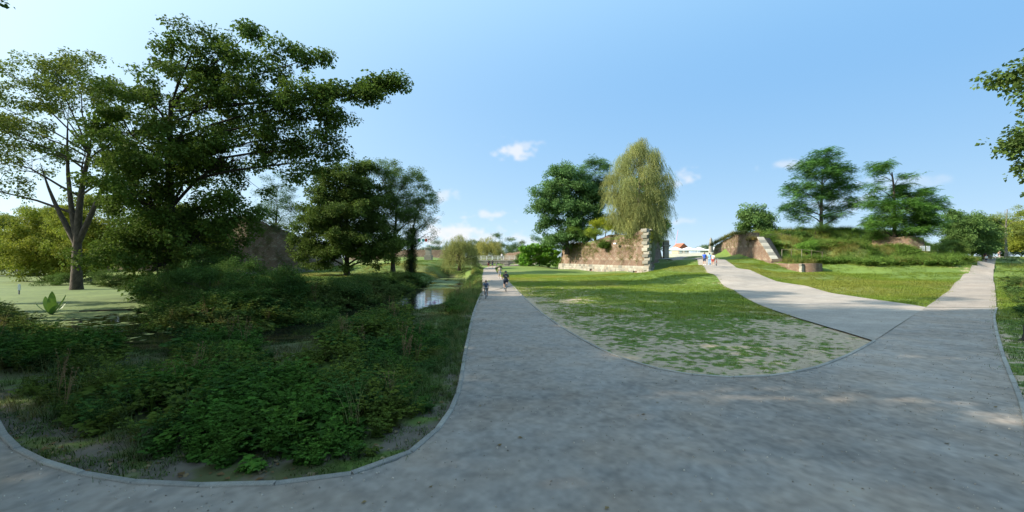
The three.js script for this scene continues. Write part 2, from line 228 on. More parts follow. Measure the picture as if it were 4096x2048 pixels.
{
  const b = new GB(); b.colored = true;                    // foreground path: a grid trimmed to its outline
  const sh = new THREE.ShapeGeometry(new THREE.Shape(PLAZA.map((p) => new THREE.Vector2(p[0], p[1]))));
  const P = sh.attributes.position; for (let k = 0; k < P.count; k++) b.v(P.getX(k), 0.055, -P.getY(k), 0, 1, 0, P.getX(k) / 5, P.getY(k) / 5);
  const ix = sh.index.array; for (let k = 0; k < ix.length; k += 3) b.tri(ix[k], ix[k + 1], ix[k + 2]);
  // worn streaks and patches of paler dust on the compacted gravel
  const N = 2048, x0 = -26, x1 = 31, d0 = -18, d1 = 48;
  const f1 = tileNoise(512, 128, 2), streak = (x, d) => { const a = Math.atan2(x - 3, d + 4), r = Math.hypot(x - 3, d + 4); return fbm(r * 1.6, a * 5, 3); };
  const map = texture(N, N, (i, j) => { const x = lerp(x0, x1, i / N), d = lerp(d0, d1, j / N), v = 0.80 + (fbm(x * 0.5, d * 0.5, 4) - 0.5) * 0.34 + (streak(x, d) - 0.5) * 0.24 + (f1[(j & 511) * 512 + (i & 511)] - 0.5) * 0.40 + (fbm(x * 4, d * 4, 3) - 0.5) * 0.30, t = (fbm(x * 1.4 + 5, d * 1.4, 3) - 0.5) * 0.16; return [v * (1 + t), v, v * (0.985 - t)]; });
  map.wrapS = map.wrapT = THREE.ClampToEdgeWrapping;
  for (let k = 0; k < b.p.length / 3; k++) { b.u[k * 2] = (b.p[k * 3] - x0) / (x1 - x0); b.u[k * 2 + 1] = (-b.p[k * 3 + 2] - d0) / (d1 - d0); }
  const bump = gravelBump.clone(); bump.repeat.set((x1 - x0) / 2.5, (d1 - d0) / 2.5); bump.needsUpdate = true;
  struct('gravel_path', b.geo(false), new THREE.MeshStandardMaterial({ color: lin(0.365, 0.312, 0.270), map, bumpMap: bump, bumpScale: 0.006, roughness: 0.95 }));
  struct('path', ribbon(ribbons.path, 5, 0.06), gravelMat);
  struct('concrete_path', ribbon(ribbons.concrete_path, 8, 0.06), concreteMat);
  struct('path', ribbon(ribbons.path_right, 5, 0.07), gravelMat);
}

// ------------------------------------------------------------------ kerbs: single edging stones
{
  const mats = [std(0.40, 0.375, 0.335, 0.95, { map: gravelMap }), std(0.35, 0.33, 0.30, 0.95, { map: gravelMap }), std(0.44, 0.415, 0.37, 0.95, { map: gravelMap })];
  srand(77);
  const lay = (P, label) => {
    const g = thing('kerb', label, 'kerb'); let k = 0; const L = [0]; for (let i = 1; i < P.length; i++) L.push(L[i - 1] + Math.hypot(P[i][0] - P[i - 1][0], P[i][1] - P[i - 1][1]));
    const at = (s) => { while (k < P.length - 2 && L[k + 1] < s) k++; const t = clamp((s - L[k]) / (L[k + 1] - L[k])); return [lerp(P[k][0], P[k + 1][0], t), lerp(P[k][1], P[k + 1][1], t)]; };
    for (let s = 0; s < L[L.length - 1] - 0.1;) {
      const a = at(s), len = a[1] > 26 ? 2 : 1, e = Math.min(s + len - 0.012, L[L.length - 1]), c = at(e), y = Math.max(H(...a), 0);
      const b = new GB(), mx = (a[0] + c[0]) / 2, md = (a[1] + c[1]) / 2, w = Math.hypot(c[0] - a[0], c[1] - a[1]);
      const sh = new THREE.Shape(); sh.moveTo(-0.05, 0); sh.lineTo(0.05, 0); sh.lineTo(0.05, 0.130); sh.lineTo(0.038, 0.142); sh.lineTo(-0.038, 0.142); sh.lineTo(-0.05, 0.130);
      const q = new THREE.ExtrudeGeometry(sh, { depth: w, bevelEnabled: false }); q.translate(0, 0, -w / 2);
      const m = part('kerb_stone', q, mats[Math.floor(rnd() * 3)], g, [mx, -0.055 + rr(-.006, .006), -md], Math.atan2(c[0] - a[0], -(c[1] - a[1]))); m.rotation.z = rr(-.03, .03);
      s += len;
    }
  };
  lay(kerbLeft, 'pale concrete kerb curving round the tip of the overgrown bank on the left');
  lay(kerbLawn, 'pale concrete kerb along the curved front edge of the worn lawn');
  lay(kerbRight, 'pale concrete kerb at the right edge of the path by the grassy verge');
}

// ------------------------------------------------------------------ water and duckweed
{
  const nrm = (() => { const n = 512, a = tileNoise(n, 10, 4); return texture(n, n, (i, j) => { const v = a[j * n + i]; return [v, v, v]; }); })(); nrm.repeat.set(12, 12);
  const g = new THREE.PlaneGeometry(150, 110); g.rotateX(-Math.PI / 2); g.translate(-66, WATER, -67);
  struct('water', g, new THREE.MeshPhysicalMaterial({ color: lin(0.010, 0.012, 0.009), roughness: 0.05, bumpMap: nrm, bumpScale: 0.01, specularIntensity: 1, ior: 1.33 }));
  const g2 = new THREE.PlaneGeometry(70, 50); g2.rotateX(-Math.PI / 2); g2.translate(122, -0.35, -94);
  const weed = (N, x0, x1, d0, d1, cut) => { const t = texture(N, N, (i, j) => { const x = lerp(x0, x1, i / N), d = lerp(d0, d1, j / N), f = vn(x * 7, d * 7), n = fbm(x * 0.5, d * 0.5, 3) * 1.6 - .3; return [(0.078 + 0.055 * n) * (0.7 + 0.6 * f), (0.118 + 0.06 * n) * (0.7 + 0.6 * f), (0.024 + 0.02 * n) * (0.7 + 0.6 * f)]; }, true); t.wrapS = t.wrapT = THREE.ClampToEdgeWrapping; return t; };
  struct('pond', g2, new THREE.MeshStandardMaterial({ map: weed(512, 87, 157, 69, 119), roughness: 0.8 }));
  // duckweed: a floating film over the left pond, frayed where it meets the open water of the stream
  const cells = new GB(), x0 = -200, x1 = -15, d0 = 18, d1 = 150;
  const cell = (x, d, s) => cells.quad(...[[x, d], [x + s, d], [x + s, d + s], [x, d + s]].map(([a, e]) => cells.v(a, WATER + 0.008, -e, 0, 1, 0, (a - x0) / (x1 - x0), (e - d0) / (d1 - d0))));
  for (let x = x0; x < x1; x += 0.5) for (let d = d0; d < d1; d += 0.5) {
    const s = polySD(x + .25, d + .25, POND); if (s > 1.5) continue;
    const dens = 0.66 - 0.85 * sstep(-34, -21, x + 0) + (fbm(x * 0.45, d * 0.45, 3) - 0.5) * 1.0; 
    if (x < -36) { cell(x, d, 0.5); continue; }
    for (let a = 0; a < 4; a++) for (let c = 0; c < 4; c++) if (dens + (vn((x + a * .125) * 3, (d + c * .125) * 3) - 0.5) * 0.7 > 0.25) cell(x + a * 0.125, d + c * 0.125, 0.125);
  }
  for (let x = -14; x < -7; x += 0.125) for (let d = 58; d < 84; d += 0.125) if (fbm(x * 0.4, d * 0.3, 3) + (vn(x * 3, d * 3) - .5) * .3 > 0.46) cell(x, d, 0.125);
  stuffMesh('duckweed', cells.geo(), new THREE.MeshStandardMaterial({ map: weed(1024, x0, x1, d0, d1), roughness: 0.75 }), 'pale green duckweed floating on the pond at the left', 'duckweed');
}
// ------------------------------------------------------------------ foliage: sprigs of single leaves
const V3 = (x, y, z) => new THREE.Vector3(x, y, z);
function leafInto(b, o, dir, nrm, len, wid, fold = 0.25) {          // a folded leaf: two halves along the midrib, four triangles
  const t = V3().crossVectors(dir, nrm).normalize(), n = V3().crossVectors(t, dir).normalize(), tip = o.clone().addScaledVector(dir, len).addScaledVector(n, -len * 0.12), mid = o.clone().addScaledVector(dir, len * 0.45);
  for (const s of [-1, 1]) {
    const side = mid.clone().addScaledVector(t, s * wid / 2).addScaledVector(n, fold * wid / 2), m = n.clone().addScaledVector(t, -s * fold * 1.2).normalize();
    const a = b.v(o.x, o.y, o.z, m.x, m.y, m.z), c = b.v(side.x, side.y, side.z, m.x, m.y, m.z), d = b.v(tip.x, tip.y, tip.z, m.x, m.y, m.z);
    s > 0 ? b.tri(a, c, d) : b.tri(a, d, c);
  }
}
const rdir = () => { const z = rr(-1, 1), a = rr(0, 6.283), r = Math.sqrt(1 - z * z); return V3(r * Math.cos(a), z, r * Math.sin(a)); };
function sprigGeo(kind) {
  const b = new GB();
  if (kind === 'broad' || kind === 'fine') {
    const n = kind === 'broad' ? 22 : 34, L = kind === 'broad' ? 0.25 : 0.15, R = kind === 'broad' ? 0.55 : 0.5;
    for (let k = 0; k < n; k++) { const d = rdir(), o = d.clone().multiplyScalar(R * Math.cbrt(rnd())); o.y *= 0.6; const dd = d.clone().add(V3(0, -0.35, 0)).add(rdir().multiplyScalar(0.5)).normalize(), l = L * rr(0.7, 1.25); leafInto(b, o, dd, V3(0, 1, 0).add(rdir().multiplyScalar(0.55)).normalize(), l, l * (kind === 'broad' ? 0.9 : 0.6)); }
  } else if (kind === 'frond') {      // pinnate leaves of a false acacia or ash
    for (let q = 0; q < 5; q++) { const d = V3(Math.cos(q * 1.26), rr(-.2, .35), Math.sin(q * 1.26)).normalize(), o = rdir().multiplyScalar(0.2); for (let k = 1; k <= 5; k++) for (const s of [-1, 1]) { const p = o.clone().addScaledVector(d, k * 0.11).add(V3(0, -k * k * 0.006, 0)), t = V3().crossVectors(d, V3(0, 1, 0)).multiplyScalar(s).addScaledVector(d, 0.4).normalize(); leafInto(b, p, t, V3(0, 1, 0).add(rdir().multiplyScalar(.25)).normalize(), 0.15, 0.07, 0.1); } }
  } else if (kind === 'weep') {       // a hanging withe with narrow leaves
    let p = V3(0, 0, 0); const drift = V3(rr(-.06, .06), -0.115, rr(-.06, .06));
    for (let k = 0; k < 15; k++) { p = p.clone().add(drift).add(V3(rr(-.015, .015), 0, rr(-.015, .015))); for (let s = 0; s < 2; s++) leafInto(b, p, V3(rr(-1, 1), -1.1, rr(-1, 1)).normalize(), rdir(), 0.16 * rr(.8, 1.2), 0.045, 0.1); }
  } else if (kind === 'laurel') {
    for (let k = 0; k < 20; k++) { const d = rdir(); d.y = Math.abs(d.y) * 0.7 + 0.1; const o = rdir().multiplyScalar(0.25 * rnd()); leafInto(b, o, d.normalize(), V3(0, 1, 0).add(rdir().multiplyScalar(.7)).normalize(), 0.26 * rr(.8, 1.2), 0.11, 0.2); }
  }
  return b.geo();
}
srand(5);
const SPRIG = {}; for (const k of ['broad', 'fine', 'frond', 'weep', 'laurel']) SPRIG[k] = sprigGeo(k);
const leafMat = new THREE.MeshPhysicalMaterial({ color: 0xffffff, roughness: 0.62, transmission: 0.42, thickness: 0, side: THREE.DoubleSide, specularIntensity: 0.12 });
leafMat.roughness = 0.75;
const glossLeaf = new THREE.MeshPhysicalMaterial({ color: 0xffffff, roughness: 0.42, transmission: 0.22, thickness: 0, side: THREE.DoubleSide, specularIntensity: 0.5 });
const barkMap = (() => { const n = 256, a = tileNoise(n, 8, 4), f = tileNoise(n, 24, 3); return texture(n, n, (i, j) => { const v = 0.55 + (a[((j >> 2) % n) * n + i] - 0.5) * 0.9 + (f[j * n + i] - 0.5) * 0.35; return [v, v, v]; }); })();
const bark = (r, g, b) => new THREE.MeshStandardMaterial({ color: lin(r, g, b), map: barkMap, bumpMap: barkMap, bumpScale: 0.04, roughness: 0.95 });
const BARK = { grey: bark(0.20, 0.17, 0.14), brown: bark(0.13, 0.10, 0.075), pale: bark(0.30, 0.27, 0.23), dark: bark(0.08, 0.065, 0.05) };
function instanced(name, geo, mat, list, parent, lab) {     // list: [x, y, z, scale, rx, ry, rz, color, sy]
  const m = new THREE.InstancedMesh(geo, mat, list.length), M = new THREE.Matrix4(), Q = new THREE.Quaternion(), E = new THREE.Euler(), S = V3(), P = V3();
  list.forEach((q, k) => { E.set(q[4], q[5], q[6], 'YXZ'); M.compose(P.set(q[0], q[1], q[2]), Q.setFromEuler(E), S.set(q[3], q[3] * (q[8] ?? 1), q[3])); m.setMatrixAt(k, M); m.setColorAt(k, q[7]); });
  m.name = parent === scene ? numbered(name) : name; m.castShadow = m.receiveShadow = true; m.userData.kind = 'stuff'; if (lab) { m.userData.label = lab[0]; m.userData.category = lab[1]; }
  parent.add(m); return m;
}
function tint(c, v = 0.18, yl = 0.12) { const k = 1 + rr(-v, v), y = rr(0, yl); return lin(c[0] * k * (1 + y), c[1] * k * (1 + y * 0.35), c[2] * k); }

// A tree: trunk with limbs to every lobe of the crown, twigs to clumps of sprigs in and on each lobe.
// lobes: [x, y, z, radius, amount, flatten] relative to the foot of the tree.
function tree(name, label, [x, d, y0], o) {
  srand(o.seed ?? Math.floor(Math.abs(x * 131 + d * 17)) + 3);
  const y = y0 ?? H(x, d) - 0.15, g = thing(name, label, o.category ?? 'tree', [x, y, -d], 0, o.group), wood = new GB(), list = [];
  const th = o.trunkTop ?? 0.62 * Math.max(...o.lobes.map((l) => l[1])), tr = o.r ?? 0.35, lean = o.lean ?? [0, 0];
  const axis = (t) => V3(lean[0] * t * t * th + Math.sin(t * 5 + x) * tr * 0.5 * t, t * th, lean[1] * t * t * th + Math.cos(t * 4 + d) * tr * 0.5 * t);
  if (th > 0.3) {
    const pts = [], rad = []; for (let k = 0; k <= 10; k++) { const t = k / 10; pts.push(axis(t)); rad.push(tr * (1 - 0.72 * t) * (k === 0 ? 1.45 : k === 1 ? 1.1 : 1)); }
    wood.tube(pts, rad, 9, true, 1);
    if (o.fork) for (const [fx, fy, fz] of o.fork) { const a = axis(o.forkAt ?? 0.35), e = V3(fx, fy, fz), P = [], R = []; for (let k = 0; k <= 6; k++) { const t = k / 6; P.push(a.clone().lerp(e, t).add(V3(Math.sin(t * 3.1) * 0.6 * Math.sign(fx || 1), Math.sin(t * 3.1) * 0.4, 0))); R.push(tr * 0.62 * (1 - 0.94 * t)); } wood.tube(P, R, 7); }
  }
  const kind = o.leaf ?? 'broad', cl = o.color ?? [0.05, 0.10, 0.022], size = o.size ?? 1, den = o.density ?? 1;
  for (const L of o.lobes) {
    const c = V3(L[0], L[1], L[2]), R = L[3], amt = (L[4] ?? 1) * den, flat = L[5] ?? 0.8;
    const t0 = clamp((c.y - R * 0.9) / th, 0.12, 0.97), s = axis(Math.min(t0, 0.97)), lr = Math.max(0.03, tr * 0.42 * (1 - t0 * 0.6)), mid = s.clone().lerp(c, 0.5).add(V3(rr(-.1, .1) * R, rr(-.02, .16) * R, rr(-.1, .1) * R));
    if (!o.noLimbs) wood.tube([s, s.clone().lerp(mid, 0.5).add(V3(rr(-.05, .05) * R, rr(0, .06) * R, 0)), mid, mid.clone().lerp(c, 0.5).add(rdir().multiplyScalar(R * .06)), c], [lr, lr * .85, lr * 0.7, lr * .5, lr * 0.3], 6, false);
    const K = Math.max(4, Math.round(R * R * 1.7 * amt));
    for (let k = 0; k < K; k++) {
      const dir = rdir(); if (dir.y < -0.35 && rnd() < 0.6) dir.y *= -0.6;
      const rad = R * (rnd() < 0.72 ? rr(0.72, 1.08) : rr(0.25, 0.75)), q = c.clone().add(V3(dir.x * rad, dir.y * rad * flat, dir.z * rad));
      if (!o.noLimbs && k < (o.twigs ?? 40)) { const a = rnd() < 0.5 ? c.clone().lerp(mid, rr(0, .9)) : c, w = Math.max(0.015, lr * 0.22); wood.tube([a, a.clone().lerp(q, 0.5).add(V3(0, rad * rr(.0, .12), 0)), q], [w, w * 0.7, w * 0.3], 4, false); }
      const nS = Math.round((o.clump ?? 11) * 1.25 * rr(0.6, 1.4)), sg = (o.spread ?? 0.75), hue = rr(0.80, 1.22), warm = rr(-0.06, 0.16);
      for (let m = 0; m < nS; m++) {
        const p = [q.x + gauss() * sg * 1.3, q.y + gauss() * sg * 0.7, q.z + gauss() * sg * 1.3], v = hue * rr(0.85, 1.15);
        const col = lin(cl[0] * v * (1 + warm), cl[1] * v * (1 + warm * .4), cl[2] * v).multiplyScalar(o.bright ?? 1.75);
        list.push([...p, size * rr(0.75, 1.25), kind === 'weep' ? rr(-.12, .12) : rr(-.5, .5), rr(0, 6.28), kind === 'weep' ? rr(-.12, .12) : rr(-.5, .5), col, kind === 'weep' ? (o.drop ?? 1) * rr(.7, 1.3) : 1]);
      }
    }
  }
  if (wood.p.length) part('trunk', wood.geo(), BARK[o.bark ?? 'brown'], g);
  if (o.ivy) { const iv = []; for (let k = 0; k < o.ivy.n; k++) { const t = rr(0.02, o.ivy.top ?? 0.9), a = axis(t), e = rr(0, 6.28), r = tr * (1.1 - 0.7 * t) + Math.abs(gauss()) * (o.ivy.w ?? 0.7) * Math.sin(Math.min(1, t * 3 + .35) * 1.57); iv.push([a.x + Math.cos(e) * r, a.y, a.z + Math.sin(e) * r, rr(.6, .95), rr(-.5, .5), rr(0, 6.28), rr(-.5, .5), tint([0.028, 0.06, 0.016])]); } instanced('ivy', SPRIG.fine, leafMat, iv, g); }
  instanced('crown', SPRIG[kind], o.gloss ? glossLeaf : leafMat, list, g);
  return g;
}
// A shrub is a low tree of many stems.
function shrub(name, label, [x, d, y0], w, h, o = {}) {
  srand(o.seed ?? Math.floor(Math.abs(x * 71 + d * 37)) + 9);
  const lobes = []; const n = o.n ?? 6;
  for (let k = 0; k < n; k++) { const a = k / n * 6.28 + rr(-.4, .4), r = w * rr(0.15, 0.36), R = Math.min(w, h) * rr(.26, .38); lobes.push([Math.cos(a) * r, clamp(h * rr(0.35, 0.78), R * .5, h - R * 0.7), Math.sin(a) * r * 0.8, R, 1, 0.9]); }
  return tree(name, label, [x, d, y0], { trunkTop: h * 0.4, r: 0.06 + h * 0.012, category: 'shrub', leaf: 'fine', clump: 9, spread: 0.4, size: 0.8, density: 2.4, ...o, lobes: [...lobes, ...(o.more ?? [])] });
}
// ------------------------------------------------------------------ trees on the left
const GREEN = [0.052, 0.105, 0.020], DEEP = [0.044, 0.086, 0.018], YELLOW = [0.13, 0.155, 0.022], WILLOW = [0.155, 0.175, 0.062], BIRCH = [0.165, 0.185, 0.07], BLUE = [0.062, 0.125, 0.040], ACACIA = [0.058, 0.135, 0.030];
tree('plane_tree', 'tall thin-crowned tree with forked trunk standing at the edge of the duckweed pond', [-55, 56], { bark: 'brown', r: 0.62, trunkTop: 19, lean: [0.07, 0], fork: [[-3.5, 17, 1], [4.5, 21, -1], [-1, 24, 0]], forkAt: 0.36, color: [0.085, 0.115, 0.022], density: 0.42, clump: 8, spread: 0.8, twigs: 60, size: 1.0,
  lobes: [[-7, 17, 1, 4.5], [-8, 22, 0, 4.5], [-3, 25, -1, 4.5], [-5, 20, 2, 4], [0, 28, 0, 4], [-7, 27.5, 0, 4], [4, 26, 1, 4], [5, 21, -1, 4], [2, 18, 1, 3.6], [-11, 25, 0, 3.5], [-9, 13.5, 1, 3.2], [5.5, 16, 0, 3.2], [-3, 29.5, 0, 3.2], [-12, 20, 0, 3.2]] });
tree('plane_tree', 'largest tree, dense dark crown with long branches reaching right over the sky', [-35.4, 46], { bark: 'dark', r: 0.65, trunkTop: 20, color: [0.054, 0.090, 0.015], density: 0.72, clump: 10, twigs: 34, seed: 4,
  lobes: [[0.8, 13.5, 0, 6, 1.1], [-1.5, 9, 1, 5.5, 1.2], [2.5, 19.5, 0, 5, 1], [5.5, 13.3, 0, 5, 1.1], [7.9, 21.3, 0, 4.2], [6.5, 24.3, 1, 3.2, 0.7, 0.5], [11, 25.0, 0, 2.4, 0.5, 0.35], [14.5, 24.4, 0, 1.6, 0.45, 0.4], [3, 27.2, 0, 2.4, .4, .35], [8.5, 27.4, 0, 1.8, .4, .35], [13.5, 19.6, 0, 4.2], [17, 18.6, 0, 3.4, 0.9], [18.6, 20.6, 0, 2.0, 0.7, 0.5], [20.4, 20.2, 1, 1.1, .7, 0.6], [20.8, 21.6, -.5, 1.0, .7, 0.5], [22.2, 21.8, .3, .7, .6, 0.6], [23.2, 22.0, 0, .5, .5, .6], [11, 16.2, 0, 3.8, 0.9], [13.4, 13.6, 0, 2.8, 0.8], [16, 15.4, 0, 2.6, 0.8], [-4, 16.4, 0, 4, 0.8], [-3, 20.5, 0, 3.6, 0.7], [2, 24.0, 0, 3.2, 0.7, 0.6], [-1.2, 5.5, 0, 4.6, 1.2], [-3.5, 4.2, 2, 3.4, 1.2], [3.5, 6, 1, 4.6, 1.2], [6.2, 8.5, 0, 3.4, 1], [1, 3, 3, 3, 1.1]] });
tree('ash_tree', 'slim dark tree rising behind the shaded brick wall', [-46.8, 88, 7.5], { bark: 'dark', r: 0.3, color: DEEP, density: 0.8, leaf: 'fine', lobes: [[0, 6.5, 0, 4], [-2.5, 4, 0, 3], [2.8, 4.5, 0, 3.2], [0.5, 9.5, 0, 2.8], [3.5, 2, 0, 2.4]] });
tree('sycamore_tree', 'broad dark round-headed tree with low skirts right of the shaded wall', [-26.8, 72], { bark: 'dark', r: 0.42, trunkTop: 12, color: [0.054, 0.086, 0.017], density: 1.1, clump: 13,
  lobes: [[-0.5, 14.6, 0, 4.8], [-3.8, 11.4, 0, 4.3], [2.8, 11.8, 0, 4.6], [-4.2, 7, 0, 4.2], [0, 9, 2, 4.4], [3.4, 6.6, 0, 4.4], [-1, 4.6, 1, 4], [-5.4, 3.8, 0, 3.2], [4.2, 3.2, 0, 3.2], [1.5, 17.2, 0, 2.8], [7, 4.4, 1, 2.8]] });
tree('ash_tree', 'lighter open-crowned tree beside the round-headed one, left of the meadow', [-20.4, 76], { bark: 'brown', r: 0.38, trunkTop: 13, lean: [0.05, 0], color: [0.065, 0.108, 0.026], density: 1.35, leaf: 'fine', clump: 14, lobes: [[-2, 16.6, 0, 3.8], [1.8, 15.6, 0, 3.8], [2.4, 9.6, 0, 3.4], [-3.5, 12, 0, 3.4], [0.5, 12, 0, 3.4], [4.6, 13, 0, 2.6], [4.0, 9.5, 0, 2.6, .7], [-2, 7.5, 0, 3.2], [1, 5, 0, 3]] });
tree('ash_tree', 'leaning ivy-clad tree with thin airy branches at the edge of the meadow', [-17.8, 78], { bark: 'brown', r: 0.35, trunkTop: 10.5, lean: [0.10, 0], color: [0.07, 0.108, 0.03], density: 0.42, leaf: 'fine', twigs: 50, ivy: { n: 900, w: 0.8, top: 0.75 }, lobes: [[2, 12.4, 0, 2.8], [3.4, 9.4, 0, 2.6], [2.6, 6.8, 0, 2.2], [0.6, 10.5, 0, 2.2]] });
// yellow-green wood beyond the pond
for (const [x, d, h, w, c, lab] of [
  [-79, 75, 15.5, 12, YELLOW, 'sunlit yellow green tree beyond the pond near the left edge'], [-67.5, 72, 16, 11, YELLOW, 'yellow green tree on the far pond bank left of the forked trunk'], [-60, 76.5, 15, 11, [0.08, 0.115, 0.02], 'rounded yellow green tree behind the forked trunk'], [-53, 73, 13, 9, [0.10, 0.13, 0.02], 'low yellow green tree between the forked trunk and the largest tree'], [-108, 97, 17, 15, [0.11, 0.135, 0.024], 'pale tree at the far end of the pond by the left edge'], [-92, 92, 16, 13, YELLOW, 'second pale tree along the far pond bank'], [-74, 92, 15, 12, [0.085, 0.12, 0.022], 'taller green tree in the wood behind the pond'], [-120, 118, 18, 16, [0.10, 0.13, 0.03], 'hazy tree farthest away behind the pond'], [-47, 66, 5.5, 6, [0.07, 0.11, 0.02], 'green thicket tree at the foot of the shaded wall'], [-52.5, 76, 10, 7, [0.07, 0.11, 0.02], 'slim green tree standing close to the shaded wall']])
  tree('bank_tree', lab, [x, d], { bark: 'brown', r: 0.2, color: c, leaf: 'broad', density: 0.95, clump: 10, group: 'trees beyond the pond', lobes: [[0, h * 0.7, 0, w * .34], [-w * .3, h * .5, 0, w * .3], [w * .3, h * .48, 0, w * .3], [0, h * .35, w * .15, w * .34], [-w * .25, h * .22, 0, w * .26], [w * .28, h * .2, 0, w * .26]] });
// trees outside the frame on the left whose crowns shade the path
for (const [x, d, lean, lobes, lab] of [
  [-20.5, 13, 0.05, [[5, 18, 0, 5.5], [9, 19, 1, 5], [1, 20, 3, 5], [6, 22, -3, 4.6], [11, 21.5, -1, 4.4], [2, 16.5, -3, 4.5]], 'shade tree outside the left edge of the view, beside the bank tip'],
  [-16, 2, 0.05, [[3, 16, 0, 5.5], [7, 17, 2, 5], [-1, 18, -3, 5], [5, 20, -3, 4.6], [9, 15, -3, 4.6], [0, 13, 2, 4.5]], 'shade tree outside the view, left of the camera'],
  [-32, 19.5, 0.02, [[0, 18, 0, 5.5], [3, 22, 1, 5], [-2, 22, 2, 5], [2, 15.5, 4, 4.6], [8, 25, 2, 4], [13, 25.5, 4, 3.8], [9, 26, 6, 3.6], [17, 26, 3, 3.2, .8]], 'shade tree outside the left edge of the view, by the near pond bank'],
  [-19, -9, 0.05, [[3, 16, 0, 5.5], [7, 18, 1, 5], [0, 19, 2, 5]], 'shade tree behind the camera on the left'],
  [-42, 29, 0.0, [[-2, 17, 0, 5.5], [1, 23, 1, 4.5], [-4, 22, 2, 5], [4, 27.5, 0, 4.2], [0, 28, -3, 4.4], [-3, 13.5, 0, 4.4], [9, 28.5, 1, 3.8], [14, 29, -1, 3.4, .8], [6, 29, 4, 3.6]], 'shade tree outside the left edge of the view, at the pond'],
  [-29, 10, 0.02, [[0, 17, 0, 5.5], [4, 20, 2, 5], [-3, 20, -2, 5], [3, 14, -2, 4.6], [-2, 11, -3, 4.6], [1, 10, -5, 4]], 'shade tree outside the view, left of the bank tip'],
  [-36, 4, 0.02, [[0, 16, 0, 5.5], [4, 13, 1, 5], [-3, 19, -2, 5], [4, 18, 3, 4.6], [1, 11, -3, 4.6], [5, 9.5, 2, 4]], 'shade tree outside the view, farthest left of the camera'],
  [-27, 1, 0.02, [[0, 17, 0, 5.5], [4, 20, 2, 5], [-3, 20, -2, 5], [2, 14, 3, 4.6]], 'shade tree outside the view, far left of the camera'],
  [-25, 17.5, 0.06, [[7, 20, 0, 4.6], [13, 22, 1, 4.4], [18, 23.5, -1, 4, .7], [10, 24, 3, 4.2], [22, 24.5, 1, 3.2, .6]], 'shade tree outside the left edge of the view with long high boughs']])
  tree('plane_tree', lab, [x, d], { bark: 'grey', r: 0.45, trunkTop: 16, lean: [lean, 0], color: GREEN, density: 0.62, clump: 10, twigs: 14, group: 'shade trees beside the path', lobes });

for (const [x, d, h, lab] of [[-34, 21.5, 43, 'tallest columnar shade poplar outside the left edge'], [-29, 13.8, 42, 'tall columnar shade poplar outside the view, beside the bank tip'], [-30, 17, 36, 'columnar shade poplar outside the left edge, above the bank tip'], [-33, 12.5, 35, 'columnar shade poplar outside the view, left of the bank tip'], [-36, 23, 34, 'columnar shade poplar outside the left edge, nearest the path'], [-41, 27.5, 37, 'columnar shade poplar outside the left edge, second from the path'], [-46.5, 32.5, 36, 'columnar shade poplar outside the left edge, third from the path'], [-53, 38, 38, 'columnar shade poplar outside the left edge, farthest along the pond']]) { const L = []; for (let k = 0; k < 9; k++) L.push([(k % 3 - 1) * .9, 7 + k * (h - 9) / 8.5, (k % 2 - .5) * 1.2, 2.6 - Math.abs(k - 4) * .18, .75, 1.1]); tree('poplar_tree', lab, [x, d], { bark: 'grey', r: .5, trunkTop: h * .8, color: GREEN, density: .75, clump: 8, twigs: 8, group: 'shade trees beside the path', lobes: L }); }

// ------------------------------------------------------------------ middle distance
function willow(label, [x, d], r, h, o = {}) {
  const lobes = []; for (let k = 0; k < 9; k++) { const a = k / 9 * 6.28; lobes.push([Math.cos(a) * r * .62, h * rr(.68, .8), Math.sin(a) * r * .62, r * .36, 1, .5]); } lobes.push([0, h * .9, 0, r * .45, 1, .6], [0, h * .72, 0, r * .5, 1, .6]);
  for (let k = 0; k < 12; k++) { const a = k / 12 * 6.28; lobes.push([Math.cos(a) * r * .85, h * rr(.40, .62), Math.sin(a) * r * .85, r * .27, 1, .8]); }
  for (let k = 0; k < 10; k++) { const a = k / 10 * 6.28 + .2; lobes.push([Math.cos(a) * r * .85, h * rr(.28, .38), Math.sin(a) * r * .85, r * .24, .9, .6]); }
  return tree('willow_tree', label, [x, d], { bark: 'brown', r: 0.4, trunkTop: h * .6, color: WILLOW, leaf: 'weep', density: 3.2, clump: 9, spread: .35, drop: 1.1, size: 0.95, twigs: 3, seed: 21, ...o, lobes });
}
willow('weeping willow like a pale green dome at the bend of the stream', [-10.9, 92], 3.7, 7.7);
willow('smaller paler weeping willow behind the white-railed bridge', [-7.2, 127], 4.6, 7.6, { seed: 22, color: [0.19, 0.195, 0.06], density: 2.2 });
for (const [x, d, h, w, c, lab] of [[-5.8, 152, 11, 6.5, [0.075, 0.12, 0.05], 'tallest of the far trees above the bridge'], [-1.0, 152, 10, 6, [0.08, 0.125, 0.05], 'far tree above the right half of the bridge'], [2.9, 158, 9, 4.5, [0.09, 0.12, 0.06], 'thin sparse far tree left of the laurel hedge'], [7.6, 122, 8, 7, BLUE, 'rounded green tree behind the laurel hedge'], [-24.6, 148, 8.4, 6, [0.06, 0.10, 0.045], 'dark far tree left of the big willow'], [-28, 150, 6, 7, [0.065, 0.105, 0.05], 'low far tree by the flagpoles'], [1, 165, 7, 8, [0.07, 0.11, 0.05], 'low far tree closing the view over the bridge'], [-13, 160, 7, 9, [0.08, 0.115, 0.05], 'far tree behind the willow domes']])
  tree('far_tree', lab, [x, d], { bark: 'brown', r: 0.22, color: c, leaf: 'fine', size: 1.2, density: 0.8, clump: 10, group: 'far trees behind the bridge', lobes: [[0, h * .78, 0, w * .3], [-w * .25, h * .55, 0, w * .27], [w * .27, h * .57, 0, w * .27], [0, h * .42, 0, w * .3], [-w * .2, h * .3, 0, w * .22], [w * .2, h * .28, 0, w * .22]] });
